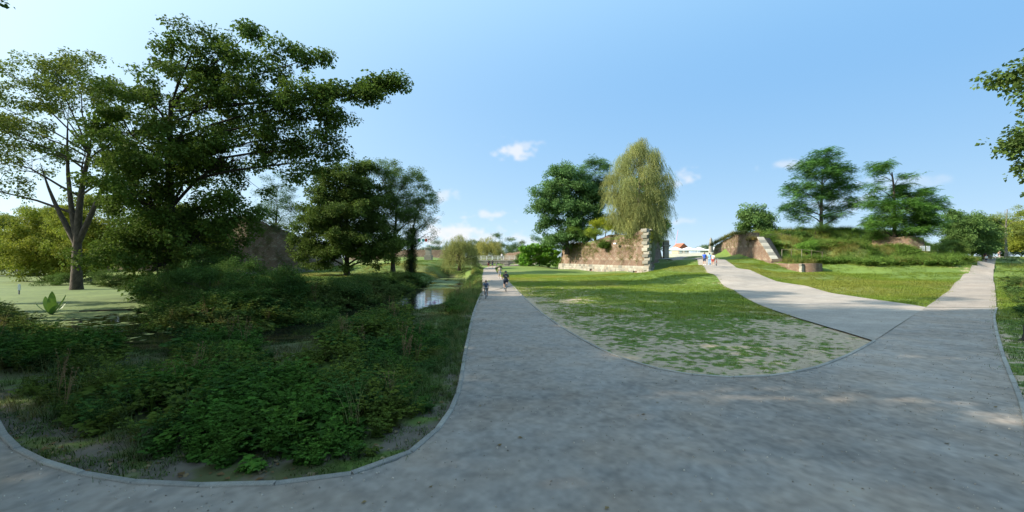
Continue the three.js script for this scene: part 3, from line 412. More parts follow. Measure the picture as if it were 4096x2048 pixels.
// on the middle bastion
tree('maple_tree', 'large blue green tree growing at the left end of the sunlit brick bastion', [11.6, 93, 3.5], { bark: 'dark', r: 0.42, trunkTop: 12, color: [0.075, 0.142, 0.046], density: 1.5, clump: 11, lobes: [[-0.5, 16.5, 0, 3.6], [-3.4, 13, 0, 3.7], [2, 13, 0, 3.9], [-4.4, 9.5, 0, 3.6], [5.5, 12, 0, 3], [0, 9.5, 1, 3.6], [3.4, 9, 0, 3.2], [-3, 6, 0, 2.8], [1.5, 5.5, 1, 3], [-2.4, 3, 1, 2.4], [2.6, 3.4, 1.5, 2.4]] });
tree('maple_tree', 'slender blue green tree between the maple and the birch on the bastion', [18, 96, 4], { bark: 'dark', r: 0.32, trunkTop: 13, color: [0.078, 0.145, 0.045], density: 1.5, leaf: 'frond', clump: 14, size: 1.15, lobes: [[0, 18, 0, 3.2], [-2.2, 15, 0, 3], [2, 14.5, 0, 3], [0, 11, 0, 3.4], [-1.5, 7.5, 0, 3], [2, 6, 0, 3]] });
{ const L = []; srand(31); for (let k = 0; k < 14; k++) { const a = k / 14 * 6.28; if (Math.cos(a) > -.2) L.push([Math.cos(a) * rr(2.4, 4), rr(3.4, 4.8), Math.sin(a) * rr(2, 3.4), 1.3, 1, .7]); } for (let k = 0; k < 30; k++) { const t = k / 29, a = k * 2.4, r = (0.6 + 4.3 * Math.sin(Math.PI * Math.pow(1 - t, .7) * .8)) * rr(.7, 1); L.push([Math.cos(a) * r, 4.2 + t * 14.2, Math.sin(a) * r * .9, 1.35 + (1 - t) * .5, 1, .8]); }
  tree('birch_tree', 'tall pale weeping birch drooping over the corner of the sunlit bastion', [22.2, 77.5, 4.5], { bark: 'pale', r: 0.3, trunkTop: 17, color: BIRCH, leaf: 'weep', density: 3.6, clump: 14, spread: .5, drop: 1.15, size: 1.0, twigs: 4, lobes: L }); }
tree('lime_tree', 'green tree rising behind the weeping birch on the bastion', [27.6, 94, 4.5], { bark: 'dark', r: 0.32, trunkTop: 10, color: [0.062, 0.118, 0.03], density: 1.2, clump: 12, lobes: [[0, 13.5, 0, 3], [-2, 10, 0, 3.2], [2, 10, 0, 3.2], [0, 6.5, 0, 3.4], [2.6, 5, 0, 2.8], [-2.4, 5, 0, 2.8]] });
tree('lime_tree', 'dark green tree behind the gate pillar at the far end of the bastion', [36.2, 118], { bark: 'dark', r: 0.3, color: [0.055, 0.11, 0.028], density: 1.0, lobes: [[0, 11.5, 0, 3], [-2, 8.5, 0, 3], [1.8, 8, 0, 3], [0, 5, 1, 3.2], [2, 3.6, 0, 2.4]] });
// right side
tree('acacia_tree', 'big spreading tree on the grassy mound with tiered green boughs', [60, 86], { bark: 'grey', r: 0.36, trunkTop: 12, color: ACACIA, leaf: 'frond', density: 1.5, clump: 14, size: 1.2, twigs: 20, lobes: [[0.5, 14.4, 0, 2.9], [-2.6, 12, 0, 2.7, 1, .88], [3.4, 12, 0, 2.8, 1, .88], [0, 10.5, 1, 3.2, 1, .88], [-4.4, 8.4, 0, 2.4, 1, .88], [5, 9, 0, 2.6, 1, .88], [-1.5, 7.2, 0, 3, 1, .88], [-6, 5.4, 0, 2, 1, .88], [2.6, 6.6, 0, 2.8, .8, .88], [-3.5, 4.2, 0, 2.4, 1, .88], [5.8, 5.2, 0, 2, .7, .88], [2.2, 3, 1, 2, .9, .88]] });
tree('acacia_tree', 'tall tree with bare bent top and dense low skirt by the brick wall end', [67.4, 78], { bark: 'brown', r: 0.36, trunkTop: 14, lean: [-0.05, 0], color: [0.066, 0.142, 0.026], leaf: 'frond', density: 1.5, clump: 14, size: 1.2, twigs: 24, lobes: [[-1.5, 15.0, 0, 2.2, .55, .88], [-3.8, 13.8, 0, 1.6, .5, .88], [.6, 13, 0, 1.8, .5, .88], [-2.6, 11, 0, 2, .5, .88], [-3.2, 8.2, 0, 2, .9], [2.8, 9.8, 0, 3.0, 1.2], [5.2, 8, 0, 2.8, 1.2], [0, 7.4, 1, 3.3, 1.2], [3, 5.4, 1, 3.2, 1.2], [-2.4, 4.8, 0, 2.8, 1.2], [5.8, 4.8, 0, 2.4, 1.1], [1, 3, 2, 2.4, 1]] });
for (const [x, d, h, w, c, lab, bk] of [[50, 91, 6.4, 7.4, [0.075, 0.135, 0.04], 'leafy bush tree on top of the shaded bastion', 'brown'], [93, 92, 11, 7, [0.062, 0.11, 0.03], 'first tree of the row right of the brick wall end'], [97.5, 94, 10.5, 7, [0.07, 0.118, 0.034], 'second tree of the row along the right path'], [103, 97, 10, 7, [0.085, 0.135, 0.04], 'third, palest tree of the row along the right path'], [110, 108, 11.5, 8, [0.055, 0.10, 0.03], 'tree behind the row near the end of the right path'], [141, 132, 13, 12, DEEP, 'dark tree closing the end of the right path'], [152, 138, 12, 12, DEEP, 'dark tree right of the end of the right path'], [126, 125, 10, 9, [0.045, 0.085, 0.022], 'dark tree left of the end of the right path'], [131, 112, 11, 9, YELLOW, 'yellow green tree over the right pond'], [139, 118, 14, 11, [0.11, 0.14, 0.024], 'tall yellow green tree at the right edge'], [128, 100, 6.4, 6.4, [0.12, 0.145, 0.022], 'low yellow green bush tree at the right edge of the pond']])
  tree('bank_tree', lab, [x, d], { bark: bk ?? 'brown', r: 0.2, color: c, leaf: 'broad', density: 1.05, clump: 11, group: 'trees on the right', lobes: [[0, h * .8, 0, w * .28], [-w * .28, h * .6, 0, w * .27], [w * .28, h * .6, 0, w * .27], [0, h * .5, w * .15, w * .32], [-w * .28, h * .3, 0, w * .27], [w * .28, h * .28, 0, w * .27], [0, h * .2, w * .2, w * .28]] });
tree('poplar_tree', 'thin half-bare tree at the end of the hedge beside the right path', [121.5, 109], { bark: 'pale', r: 0.28, trunkTop: 12, color: [0.12, 0.15, 0.04], density: 0.45, leaf: 'fine', twigs: 60, lobes: [[0, 12, 0, 2.4, .3], [-2.2, 9.5, 0, 2.2, .6], [2.2, 9.5, 0, 2.2, .4], [1, 7, 0, 2.4, .9], [-2, 6, 0, 2, .9]] });
tree('plane_tree', 'tree outside the right edge with branches hanging into the top right', [40.5, 31], { bark: 'grey', r: 0.45, trunkTop: 15, color: [0.055, 0.09, 0.02], density: 0.85, clump: 9, spread: .6, twigs: 30, lobes: [[-5.3, 15.4, 0, 1.3, .8], [-4.2, 14.4, 1, 1.4, .8], [-5.0, 11.3, 0, 1.0, .8], [-4.0, 10.2, 0, 1.3, .7], [-3.0, 8.6, 0, 1.2, .7], [-2, 13, 0, 2.2], [0, 16, 0, 4], [3, 18, 0, 4], [2, 13, 0, 3.6], [-3.4, 7.4, 1, .9, .6]] });

// ------------------------------------------------------------------ shrubs
for (const [x, d, w, h, c, lab, y] of [
  [-25, 40, 7, 3.4, DEEP, 'dark bush across the stream below the largest tree'], [-30, 43, 8, 4, DEEP, 'dark bush around the foot of the largest tree'], [-20, 38, 6, 2.4, [0.045, 0.088, 0.018], 'low dark bush on the far bank of the stream'], [-17, 33, 6, 2.4, [0.045, 0.088, 0.018], 'dark thicket over the stream in front of the meadow'], [-22.5, 33, 6, 2.8, [0.045, 0.088, 0.018], 'black green thicket left of the stream bend'], [-28, 36, 6, 3, [0.045, 0.088, 0.018], 'black green thicket at the end of the pond'], [-14, 38, 4.5, 1.9, [0.045, 0.085, 0.02], 'lighter bush on the far bank near the open water'], [-40, 50, 7, 2.6, DEEP, 'dark bank bush beside the small white sign'], [-13, 29, 4, 1.8, [0.045, 0.088, 0.018], 'bush hanging over the stream bend'],
  [-56, 62, 7, 3, [0.05, 0.085, 0.018], 'bush behind the foot of the forked trunk'], [-66, 64.5, 6, 3, [0.06, 0.10, 0.02], 'bush dipping into the pond on its far bank']])
  shrub('bush', lab, [x, d, y], w, h, { color: c, group: 'bushes along the stream' });
{ const lobes = []; srand(8); for (let k = 0; k < 40; k++) { const u = (k % 8) / 3.5 - 1; lobes.push([u * 3.6, [.6, 1.7, 2.8, 3.8, 4.5][Math.floor(k / 8)] * (1 - .16 * u * u) + rr(-.2, .2), rr(-1.2, 1.4), 1.0, 1, 1]); }
  tree('laurel_hedge', 'clipped glossy bright green laurel hedge beside the brick bastion', [6.2, 100], { category: 'hedge', trunkTop: 2, r: .1, noLimbs: true, leaf: 'laurel', gloss: true, color: [0.095, 0.20, 0.020], density: 5, clump: 6, spread: .28, size: .95, lobes }); }
shrub('bush', 'dark bush at the left end of the laurel hedge', [2.0, 103], 2.6, 3.4, { color: DEEP });
for (const [x, d, y, w, h, c, lab] of [[16.9, 80.2, 6.6, 5.3, 3.7, [0.17, 0.20, 0.018], 'bright yellow green bush on top of the brick bastion'], [13.6, 90, 5.6, 6.0, 3.9, [0.08, 0.14, 0.025], 'green bush spilling over the left end of the brick bastion'], [11.4, 95.5, 4.0, 5.1, 4.8, [0.075, 0.13, 0.026], 'tall bush behind the left end of the bastion wall'], [15.8, 85, 6.4, 4.1, 2.5, [0.11, 0.155, 0.022], 'small bush beside the yellow green one on the wall'], [25.6, 81, 7.2, 4.4, 2.3, [0.13, 0.16, 0.04], 'pale bush right of the corner of the bastion'], [28.4, 90, 7.0, 4.1, 2.8, [0.09, 0.14, 0.03], 'bush along the top of the receding wall'], [31.5, 98, 6.6, 4.6, 3.4, [0.08, 0.13, 0.03], 'bush at the far end of the receding wall'], [17.0, 81.4, 4.6, 1.4, 1.1, [0.05, 0.095, 0.015], 'tuft of green growing out of the brick face']])
  shrub('wall_bush', lab, [x, d, y], w, h, { color: c, group: 'bushes on the brick bastion' });
for (const [x, d, w, h, c, lab] of [[66, 79.5, 8, 3.4, [0.045, 0.088, 0.018], 'dark bush under the bent-topped tree'], [72.5, 88, 9, 3.0, [0.045, 0.08, 0.02], 'dark bush on the flank of the mound'], [52.5, 82, 6, 2.2, DEEP, 'dark bush on the mound behind the fence'], [57.5, 84, 7, 2, DEEP, 'dark bush around the foot of the spreading tree'], [88, 88, 6, 4, [0.08, 0.125, 0.03], 'pale bush before the row of trees'], [47.5, 71.5, 2.4, 3.0, [0.085, 0.16, 0.025], 'young bright green shrub beside the fence on the mound']])
  shrub('mound_bush', lab, [x, d], w, h, { color: c, group: 'bushes on the mound' });
// ------------------------------------------------------------------ masonry
const brickMaps = (() => {
  const n = 1024, course = n / 32, bl = n / 10, a = tileNoise(n, 5, 4), f = tileNoise(n, 80, 2), lime = tileNoise(n, 7, 4);
  const cell = (i, j) => { const r = Math.floor(j / course), q = (i + (r % 2) * bl / 2) % n, k = Math.floor(q / bl), u = q - k * bl, v = j - r * course; return [r, k, u < 3 || v < 4]; };
  const map = texture(n, n, (i, j) => { const [r, k, joint] = cell(i, j), t = h2(k + 7, r + 3), m = j * n + i, w = 0.72 + 0.5 * a[m] + (f[m] - .5) * .3, L = sstep(0.54, 0.72, lime[m] + (h2(k, r + 99) - .5) * .2); let c = joint ? [0.36, 0.32, 0.26] : t < 0.6 ? [0.27, 0.165, 0.115] : t < 0.85 ? [0.205, 0.125, 0.095] : [0.34, 0.235, 0.17]; c = c.map((q, z) => lerp(q, [0.44, 0.38, 0.30][z], L * 0.55)); return c.map((q) => q * w); }, true);
  const bump = texture(n, n, (i, j) => { const [r, k, joint] = cell(i, j), v = (joint ? 0.2 : 0.7 + 0.3 * h2(k, r)) * 0.8 + 0.2 * f[j * n + i]; return [v, v, v]; });
  return [map, bump];
})();
function brickMat(tone = 1, sat = [1, 1, 1]) { const m = brickMaps.map((t) => { const q = t.clone(); q.repeat.set(1 / 2.3, 1 / 2.3); q.needsUpdate = true; return q; }); return new THREE.MeshStandardMaterial({ color: lin(tone * sat[0], tone * sat[1], tone * sat[2]), map: m[0], bumpMap: m[1], bumpScale: 0.02, roughness: 0.95, vertexColors: true }); }
const stoneMats = [[.42, .395, .34], [.33, .31, .27], [.48, .455, .39], [.25, .24, .21], [.38, .33, .27]].map((c) => std(...c, .95, { map: gravelMap, bumpMap: gravelBump, bumpScale: .02 }));
const mortarMat = std(0.25, 0.235, 0.20);
// A wall as a closed solid between polylines of its foot and its top: P = [x, d, foot, top]; batter leans the top back by so much.
function wallGeo(P, thick, batter, o = {}) {
  const b = new GB(), S = o.step ?? 0.6, rows = o.rows ?? 12, cols = []; b.colored = true;
  const sn = (k) => { const a = P[k], c = P[k + 1], l = Math.hypot(c[0] - a[0], c[1] - a[1]); return [-(c[1] - a[1]) / l, (c[0] - a[0]) / l]; }, nrm = (k) => { const a = sn(Math.max(0, k - 1)), c = sn(Math.min(P.length - 2, k)), m = [a[0] + c[0], a[1] + c[1]], l = Math.hypot(...m), q = Math.min(2.2, 2 / l); return [m[0] / l * q, m[1] / l * q]; };
  let run = 0;
  for (let k = 0; k < P.length - 1; k++) { const l = Math.hypot(P[k + 1][0] - P[k][0], P[k + 1][1] - P[k][1]), n = Math.max(1, Math.round(l / S)), n0 = nrm(k), n1 = nrm(k + 1); for (let i = k ? 1 : 0; i <= n; i++) { const t = i / n; cols.push([...[0, 1, 2, 3].map((q) => lerp(P[k][q], P[k + 1][q], t)), run + l * t, lerp(n0[0], n1[0], t), lerp(n0[1], n1[1], t)]); } run += l; }
  const back = o.flip ? -1 : 1, idx = [];
  for (const [x, d, y0, y1, s, nx, nd] of cols) { const col = []; for (let r = 0; r <= rows; r++) { const t = r / rows, ed = o.rough ?? 0.08, y = lerp(y0, y1, t) + (r === rows ? (fbm(s * 0.8, 3, 3) - .5) * (o.ragged ?? 0.25) : 0), w = (fbm(s * 0.5 + 3, y * 0.6, 3) - .5) * ed * 2, off = batter * t + w, g = 0.75 + 0.5 * fbm(s * 0.35 + (o.seed ?? 0), y * 0.5, 4), v = fbm(s * 0.9 + 11, y * 0.22, 3), st = sstep(.52, .72, v) * (o.streak ?? .5); b.col = [lerp(g, g * 1.25, st), lerp(g, g * 1.35, st), lerp(g, g * 1.4, st)]; col.push(b.v(x + nx * off * back, y, -(d + nd * off * back), 0, 0, 0, s, y)); } idx.push(col); }
  const q = (a, c, e, f) => back > 0 ? b.quad(a, c, e, f) : b.quad(a, f, e, c);
  for (let k = 0; k < cols.length - 1; k++) for (let r = 0; r < rows; r++) q(idx[k][r], idx[k + 1][r], idx[k + 1][r + 1], idx[k][r + 1]);
  const tops = [], feet = []; cols.forEach(([x, d, y0, y1, s, nx, nd], k) => { const t = idx[k][rows] * 3; b.col = [.8, .8, .75]; const ty = b.p[t + 1]; tops.push([b.v(b.p[t], ty, b.p[t + 2], 0, 0, 0, s, 0), b.v(x + nx * (batter + thick) * back, ty - .02, -(d + nd * (batter + thick) * back), 0, 0, 0, s, thick)]); feet.push(b.v(x + nx * (batter + thick) * back, y0, -(d + nd * (batter + thick) * back), 0, 0, 0, s, -5)); });
  for (let k = 0; k < cols.length - 1; k++) { q(tops[k][0], tops[k + 1][0], tops[k + 1][1], tops[k][1]); q(tops[k][1], tops[k + 1][1], feet[k + 1], feet[k]); }
  for (const k of [0, cols.length - 1]) { const f0 = b.v(...b.p.slice(idx[k][0] * 3, idx[k][0] * 3 + 3), 0, 0, 0, 0, 0), f1 = b.v(...b.p.slice(tops[k][0] * 3, tops[k][0] * 3 + 3), 0, 0, 0, 0, 3), f2 = b.v(...b.p.slice(tops[k][1] * 3, tops[k][1] * 3 + 3), 0, 0, 0, thick, 3), f3 = b.v(...b.p.slice(feet[k] * 3, feet[k] * 3 + 3), 0, 0, 0, thick, 0); k ? q(f0, f3, f2, f1) : q(f0, f1, f2, f3); }
  const g = b.geo(); g.computeVertexNormals(); return g;
}
// A block with worn, slightly uneven corners.
const blockGeos = []; srand(401); for (let k = 0; k < 6; k++) { const b = new GB(); b.box(0, 0, 0, 1, 1, 1, 0, 0.035); blockGeos.push(b.geo()); }
function block(parent, p, size, ry, name = 'stone') { const m = part(name, blockGeos[Math.floor(rnd() * 6)], stoneMats[Math.floor(rnd() * 5)], parent, p, ry); m.scale.set(...size); return m; }
function courses(parent, a, c, y0, n, hgt, batter, o = {}) {       // rows of stones along the foot of a wall from a to c ([x, d])
  const l = Math.hypot(c[0] - a[0], c[1] - a[1]), ux = (c[0] - a[0]) / l, ud = (c[1] - a[1]) / l, nx = -ud, nd = ux, ry = Math.atan2(ud, ux);
  for (let r = 0; r < n; r++) for (let s = 0; s < l - 0.05;) { const w = Math.min(rr(o.w0 ?? 0.5, o.w1 ?? 1.05), l - s), t = (s + w / 2) / l, y = lerp(y0[0], y0[1], t) + (r + .5) * hgt; if (rnd() > (o.miss ?? 0.05)) { const off = batter * (r + .5) * hgt - 0.02 + rr(-.03, .03); block(parent, [a[0] + ux * (s + w / 2) + nx * off, y, -(a[1] + ud * (s + w / 2) + nd * off)], [w - 0.03, hgt - 0.025, 0.32], ry); } s += w; }
}

// ---- the middle bastion: sunlit left face, shaded right face, stone foot and quoins
{
  srand(51);
  const g = thing('brick_bastion', 'sunlit old brick bastion with pale stone foot below the birch', 'bastion');
  const A = [10.4, 98, -0.2, 5.4], A2 = [12.6, 92.5, -.2, 6.0], B = [21.6, 70, -0.1, 7.7], C = [36.8, 108, 1.6, 7.3];
  part('brick_face', wallGeo([A, A2, [15, 86.5, -.2, 6.0], [17, 81.5, -.2, 7.1], [19.5, 75.2, -.2, 6.9], B, [27, 83.6, .4, 7.4], C], 1.2, 1.0, { rough: .10, ragged: .3, seed: 3, streak: .6, rows: 18, step: .45 }), brickMat(.66, [.97, .97, .94]), g);
  courses(g, [10.3, 98.1], [21.55, 69.8], [-0.1, -0.1], 4, 0.42, 0.13, { miss: .02 });
  courses(g, [21.65, 69.8], [36.9, 108.2], [0.0, 1.9], 2, 0.5, 0.13, { w0: .9, w1: 1.6, miss: 0 });
  for (let r = 0; r < 15; r++) { const t = (r + .5) / 15, y = lerp(-.1, 7.6, t), wob = rr(-.02, .02), big = r % 2; block(g, [21.6 + wob + (big ? .12 : -.12), y, -(69.98 + 1.05 * t + .52)], [big ? .8 : .98, 0.49, 0.98], Math.PI / 4 + rr(-.02, .02), 'quoin'); }
  for (let k = 0; k < 22; k++) { const t = (k + .5) / 22; block(g, [lerp(22.4, 36.3, t) - .25, 7.45 + rr(-.02, .02), -(lerp(71.6, 108, t) + .1)], [1.72, .2, .8], Math.atan2(.929, .371), 'coping_stone'); }
  // earth behind the walls
  const e = new GB(), O = [[11.4, 98.4], [13.6, 92.6], [17.8, 81.8], [22, 71.6], [27.0, 84.2], [35.8, 108.6], [22, 118]], top = [4.9, 5.6, 6.5, 7.2, 7.1, 6.9, 5.4], cx = 22, cd = 92, rings = [];
  for (let k = 0; k <= 6; k++) rings.push(O.map((p, i) => { const t = k / 6, x = lerp(p[0], cx, t), d = lerp(p[1], cd, t); return e.v(x, lerp(top[i], 7.0, t) + (vn(x * .6, d * .6) - .5) * .5 * (k ? 1 : .3), -d, 0, 1, 0, x / 3, d / 3); }));
  for (let k = 0; k < 6; k++) for (let i = 0; i < 7; i++) { const j = (i + 1) % 7; e.quad(rings[k][i], rings[k][j], rings[k + 1][j], rings[k + 1][i]); }
  const foot = O.map((p) => e.v(p[0], -0.5, -p[1], 0, 1, 0)); for (let i = 0; i < 7; i++) { const j = (i + 1) % 7; e.quad(foot[i], foot[j], rings[0][j], rings[0][i]); }
  const eg = e.geo(); eg.computeVertexNormals(); part('earth_fill', eg, std(0.10, 0.115, 0.04), g);
  const lamp = thing('floodlight', 'small pale floodlight fixed high on the sunlit brick face', 'floodlight', [18.2, 5.4, -78.1], -1.2); const q = new GB(); q.box(0, 0, 0, .7, .22, .34); q.box(0, -.14, -.15, .1, .3, .1); part('housing', q.geo(), std(.7, .7, .72, .5), lamp); const q2 = new GB(); q2.box(0, -.115, .02, .6, .02, .26); part('glass', q2.geo(), std(.2, .22, .25, .1), lamp);
}
// ---- the gate pillar at its far end
{
  const g = thing('gate_pillar', 'pale stone gate pillar with moulded capital at the far end of the receding wall', 'pillar', [36.3, 1.9, -104.6]); const b = (n, f, m = stoneMats[2]) => { const q = new GB(); f(q); part(n, q.geo(), m, g); };
  b('base', (q) => q.box(0, .35, 0, 1.5, .8, 1.5)); b('shaft', (q) => { q.box(0, 2.1, 0, 1.1, 2.7, 1.1); for (const s of [-.3, .3]) q.box(s, 2.1, .56, .28, 2.2, .06); }); b('capital', (q) => { q.box(0, 3.55, 0, 1.4, .2, 1.4); q.box(0, 3.78, 0, 1.7, .24, 1.7); }); b('cap_block', (q) => q.box(0, 4.45, 0, 1.2, 1.1, 1.2), stoneMats[3]);
}
// ---- the dark curved wall on the left
{
  srand(61);
  const g = thing('brick_wall', 'tall shaded brick bastion wall behind the trees on the left', 'wall');
  const P = []; for (const [x, d, f, t] of [[-108, 104, -.6, 6], [-86, 97, -.5, 6.2], [-66, 90, -.4, 6.8], [-58, 82, -.3, 8.2], [-51, 77, -.2, 9.6], [-45.5, 75.5, -.2, 9.9], [-41.5, 77.5, -.1, 8.8], [-39.2, 81, 0, 7.4], [-38, 86, .2, 6.0], [-37.8, 100, .4, 5]]) P.push([x, d, f, t]);
  part('brick_face', wallGeo(P, 1.4, 1.1, { rough: .1, ragged: .8, seed: 21, streak: .4, rows: 14 }), brickMat(.66, [.97, .97, .94]), g);
  for (let k = 2; k < 8; k++) courses(g, [P[k][0] + .0, P[k][1]], [P[k + 1][0], P[k + 1][1]], [P[k][2] + .1, P[k + 1][2] + .1], 2, .4, .13, { w0: .7, w1: 1.3 });
}
// ---- the shaded bastion on the right with its sloping buttress and low wall
{
  srand(71);
  const g = thing('brick_bastion', 'shaded brick bastion with overgrown top beside the concrete path', 'bastion');
  part('front_face', wallGeo([[45.5, 101, 2.4, 5.4], [43.4, 92, 2.4, 6.5], [42.4, 84.5, 2.3, 7.6], [41.4, 78, 2.1, 7.4]], 1.3, .7, { rough: .1, ragged: .5, seed: 31, rows: 12 }), brickMat(.66, [.97, .97, .94]), g).userData.label = 'dark brick face hung with grass';
  part('buttress', wallGeo([[41.3, 77.9, 2.0, 6.3], [40.5, 73.5, 1.8, 6.2], [39.9, 70.6, 1.4, 4.2], [39.4, 68.2, 1.2, 2.6]], 1.5, .55, { rough: .08, ragged: .2, seed: 33, rows: 10 }), brickMat(.66, [.97, .97, .94]), g).userData.label = 'lower brick flank sloping down to the low wall';
  { const a = V3(41.1, 6.3, -73.4), e = V3(40.4, 2.7, -68.1), dir = e.clone().sub(a), L = dir.length(), q = new THREE.Quaternion().setFromRotationMatrix(new THREE.Matrix4().lookAt(a, e, V3(0, 1, 0))); for (let k = 0; k < 7; k++) { const m = block(g, a.clone().addScaledVector(dir, (k + .5) / 7).toArray(), [1.0, .16, L / 7 - .02], 0, 'coping_stone'); m.quaternion.copy(q); } }
  const w = thing('low_brick_wall', 'low brick wall ending in a rounded brick end, below the mound', 'wall');
  part('brick_face', wallGeo([[39.3, 68, .6, 2.2], [39.8, 64.8, .5, 2.1], [40.4, 62, .3, 2.15], [41.4, 61.2, .3, 2.2], [42.6, 61.3, .3, 2.2], [43.7, 62.3, .3, 2.1], [44.2, 64, .4, 1.8]], .7, .05, { rough: .05, ragged: .08, seed: 41, rows: 8 }), brickMat(.66, [.97, .97, .94]), w);
  for (let k = 0; k < 5; k++) block(w, [40.35 + (k % 2) * .06, .6 + k * .34, -61.85], [.42, .32, .42], .3, 'quoin');
}
// ---- brick wall end with its notice boards
{
  const g = thing('brick_wall', 'short leaning brick wall end with two white notices under the right tree', 'wall');
  part('brick_face', wallGeo([[64.0, 79, 1.6, 6.4], [67.2, 74.6, 1.8, 6.6], [69.9, 74.4, 1.9, 6.2], [71.2, 79, 2, 5.8]], 1.2, .5, { rough: .05, ragged: .3, seed: 51, rows: 10 }), brickMat(.66, [.97, .97, .94]), g);
  srand(5); courses(g, [64, 78.8], [67.2, 74.35], [1.9, 2.0], 2, .35, .1); courses(g, [67.2, 74.3], [69.9, 74.1], [2.0, 2.1], 2, .35, .1);
  for (const [dx, w] of [[0, .8], [.95, .6]]) { const n = thing('notice_board', dx ? 'narrower white notice on the brick wall end, right of the other' : 'wider white notice on the brick wall end, left of the other', 'notice', [68.55 + dx, 4.45, -74.05], -.06); const q = new GB(); q.box(0, 0, 0, w, .85, .04); part('panel', q.geo(), std(.78, .78, .76, .6), n); const r = new GB(); r.box(0, .25, .024, w * .7, .08, .006); r.box(0, .02, .024, w * .7, .04, .006); r.box(0, -.12, .024, w * .7, .04, .006); part('print', r.geo(), std(.25, .26, .3, .7), n); }
}
// ---- far wall on the left with flags and a stone post
{
  const g = thing('rampart_wall', 'long low rampart wall in the distance left of the willow', 'wall');
  part('brick_face', wallGeo([[-46, 122, 2, 4.9], [-30, 120, 2, 4.9], [-13, 119, 1.5, 4.8]], 2, .5, { rough: .06, seed: 61, rows: 6, step: 1.2 }), brickMat(.66, [.97, .97, .94]), g);
  const w2 = thing('rampart_wall', 'brick rampart wall behind the right end of the bridge', 'wall');
  part('brick_face', wallGeo([[-3, 138, 1, 3.9], [3, 134, 1, 4.6], [9, 132, 1, 4.8]], 2, .4, { rough: .06, seed: 63, rows: 6, step: 1.2 }), brickMat(.66, [.97, .97, .94]), w2);
  for (const [x, c, nm] of [[-25.6, [.05, .30, .09], 'green'], [-24.6, [.10, .38, .45], 'pale blue'], [-23.8, [.55, .06, .04], 'red']]) { const f = thing('flagpole', `flagpole with a small ${nm} flag on the far rampart`, 'flagpole', [x, 4.6, -121]); const q = new GB(); q.tube([[0, 0, 0], [0, 3.4, 0]], [.05, .035], 6); part('pole', q.geo(), std(.6, .66, .66, .5), f); const r = new GB(); for (let k = 0; k < 6; k++) { const a = k * .18, e = a + .18, z = Math.sin(k * 1.1) * .1, z2 = Math.sin((k + 1) * 1.1) * .1; for (const [s, m] of [[0, 1], [.02, -1]]) r.quad(...[[a, 2.5, z], [e, 2.5, z2], [e, 3.3, z2], [a, 3.3, z]].map((p) => r.v(p[0] * .6 + .05, p[1], p[2] - s, 0, 0, m))); } part('flag', r.geo(), std(...c, .8, { side: THREE.DoubleSide }), f); }
  const s = thing('stone_monument', 'grey stone pier standing on the bank left of the far rampart', 'pier', [-19.6, H(-19.6, 104) - .2, -104]); const q = new GB(); q.box(0, .7, 0, 1.7, 1.4, 1.7); part('base', q.geo(), stoneMats[1], s); const r = new GB(); r.box(0, 2.2, 0, 1.2, 1.6, 1.2); r.box(0, 3.1, 0, 1.5, .2, 1.5); part('shaft', r.geo(), stoneMats[0], s);
}
// ---- bridge with white railing
{
  srand(81);
  const g = thing('stone_bridge', 'arched stone footbridge with white railing at the end of the path', 'bridge', [0, 0, 0]);
  const D = 112, X0 = -11, X1 = 5.2, deck = 2.0;
  const shp = new THREE.Shape(); shp.moveTo(X0, -1.6); shp.lineTo(X0, deck); shp.lineTo(X1, deck); shp.lineTo(X1, -1.6);
  for (const [cx, w] of [[1.0, 3.5], [-3.9, 4.4], [-8.9, 3.2]]) { shp.lineTo(cx + w / 2, -1.6); shp.lineTo(cx + w / 2, .65); for (let k = 1; k < 14; k++) { const a = k / 14 * Math.PI; shp.lineTo(cx + Math.cos(a) * w / 2, .65 + Math.sin(a) * .78); } shp.lineTo(cx - w / 2, .65); shp.lineTo(cx - w / 2, -1.6); }
  const eg = new THREE.ExtrudeGeometry(shp, { depth: 3, bevelEnabled: false }); eg.translate(0, 0, -D - 3);
  part('arches', eg, new THREE.MeshStandardMaterial({ color: lin(.42, .39, .335), map: gravelMap, roughness: .95 }), g);
  for (const [cx, w] of [[1.0, 3.5], [-3.9, 4.4], [-8.9, 3.2]]) for (let k = 0; k < 11; k++) { const a = (k + .5) / 11 * Math.PI, m = block(g, [cx + Math.cos(a) * (w / 2 + .17), .65 + Math.sin(a) * (.78 + .15), -D + .03], [.42, .36, .14], 0, 'arch_stone'); m.rotation.z = a - Math.PI / 2 + (Math.cos(a)) * .45; }
  const dk = new GB(); dk.box((X0 + X1) / 2, deck + .1, -D - 1.5, X1 - X0 + .2, .2, 3.3); part('deck', dk.geo(), stoneMats[2], g);
  for (const x of [-6.6, -1.35, 3.4]) for (let k = 0; k < 6; k++) block(g, [x + rr(-.05, .05), -.2 + k * .38, -D + .12], [.95 - (k % 2) * .2, .36, .5], 0, 'pier_stone');
  const white = std(.80, .80, .78, .5);
  for (const z of [-D - .15, -D - 2.85]) {
    const rl = thing('railing', z > -D - 1 ? 'white railing on the near side of the bridge' : 'white railing on the far side of the bridge', 'railing', [0, deck + .2, z]);
    for (let k = 0; k <= 11; k++) { const q = new GB(); q.box(lerp(X0 + .2, X1 - .2, k / 11), .5, 0, .09, 1.0, .09); part('post', q.geo(), white, rl); }
    for (const y of [.3, .58, .98]) { const q = new GB(); q.box((X0 + X1) / 2, y, .05, X1 - X0 - .2, y > .9 ? .1 : .07, .05); part('rail', q.geo(), white, rl); }
  }
}
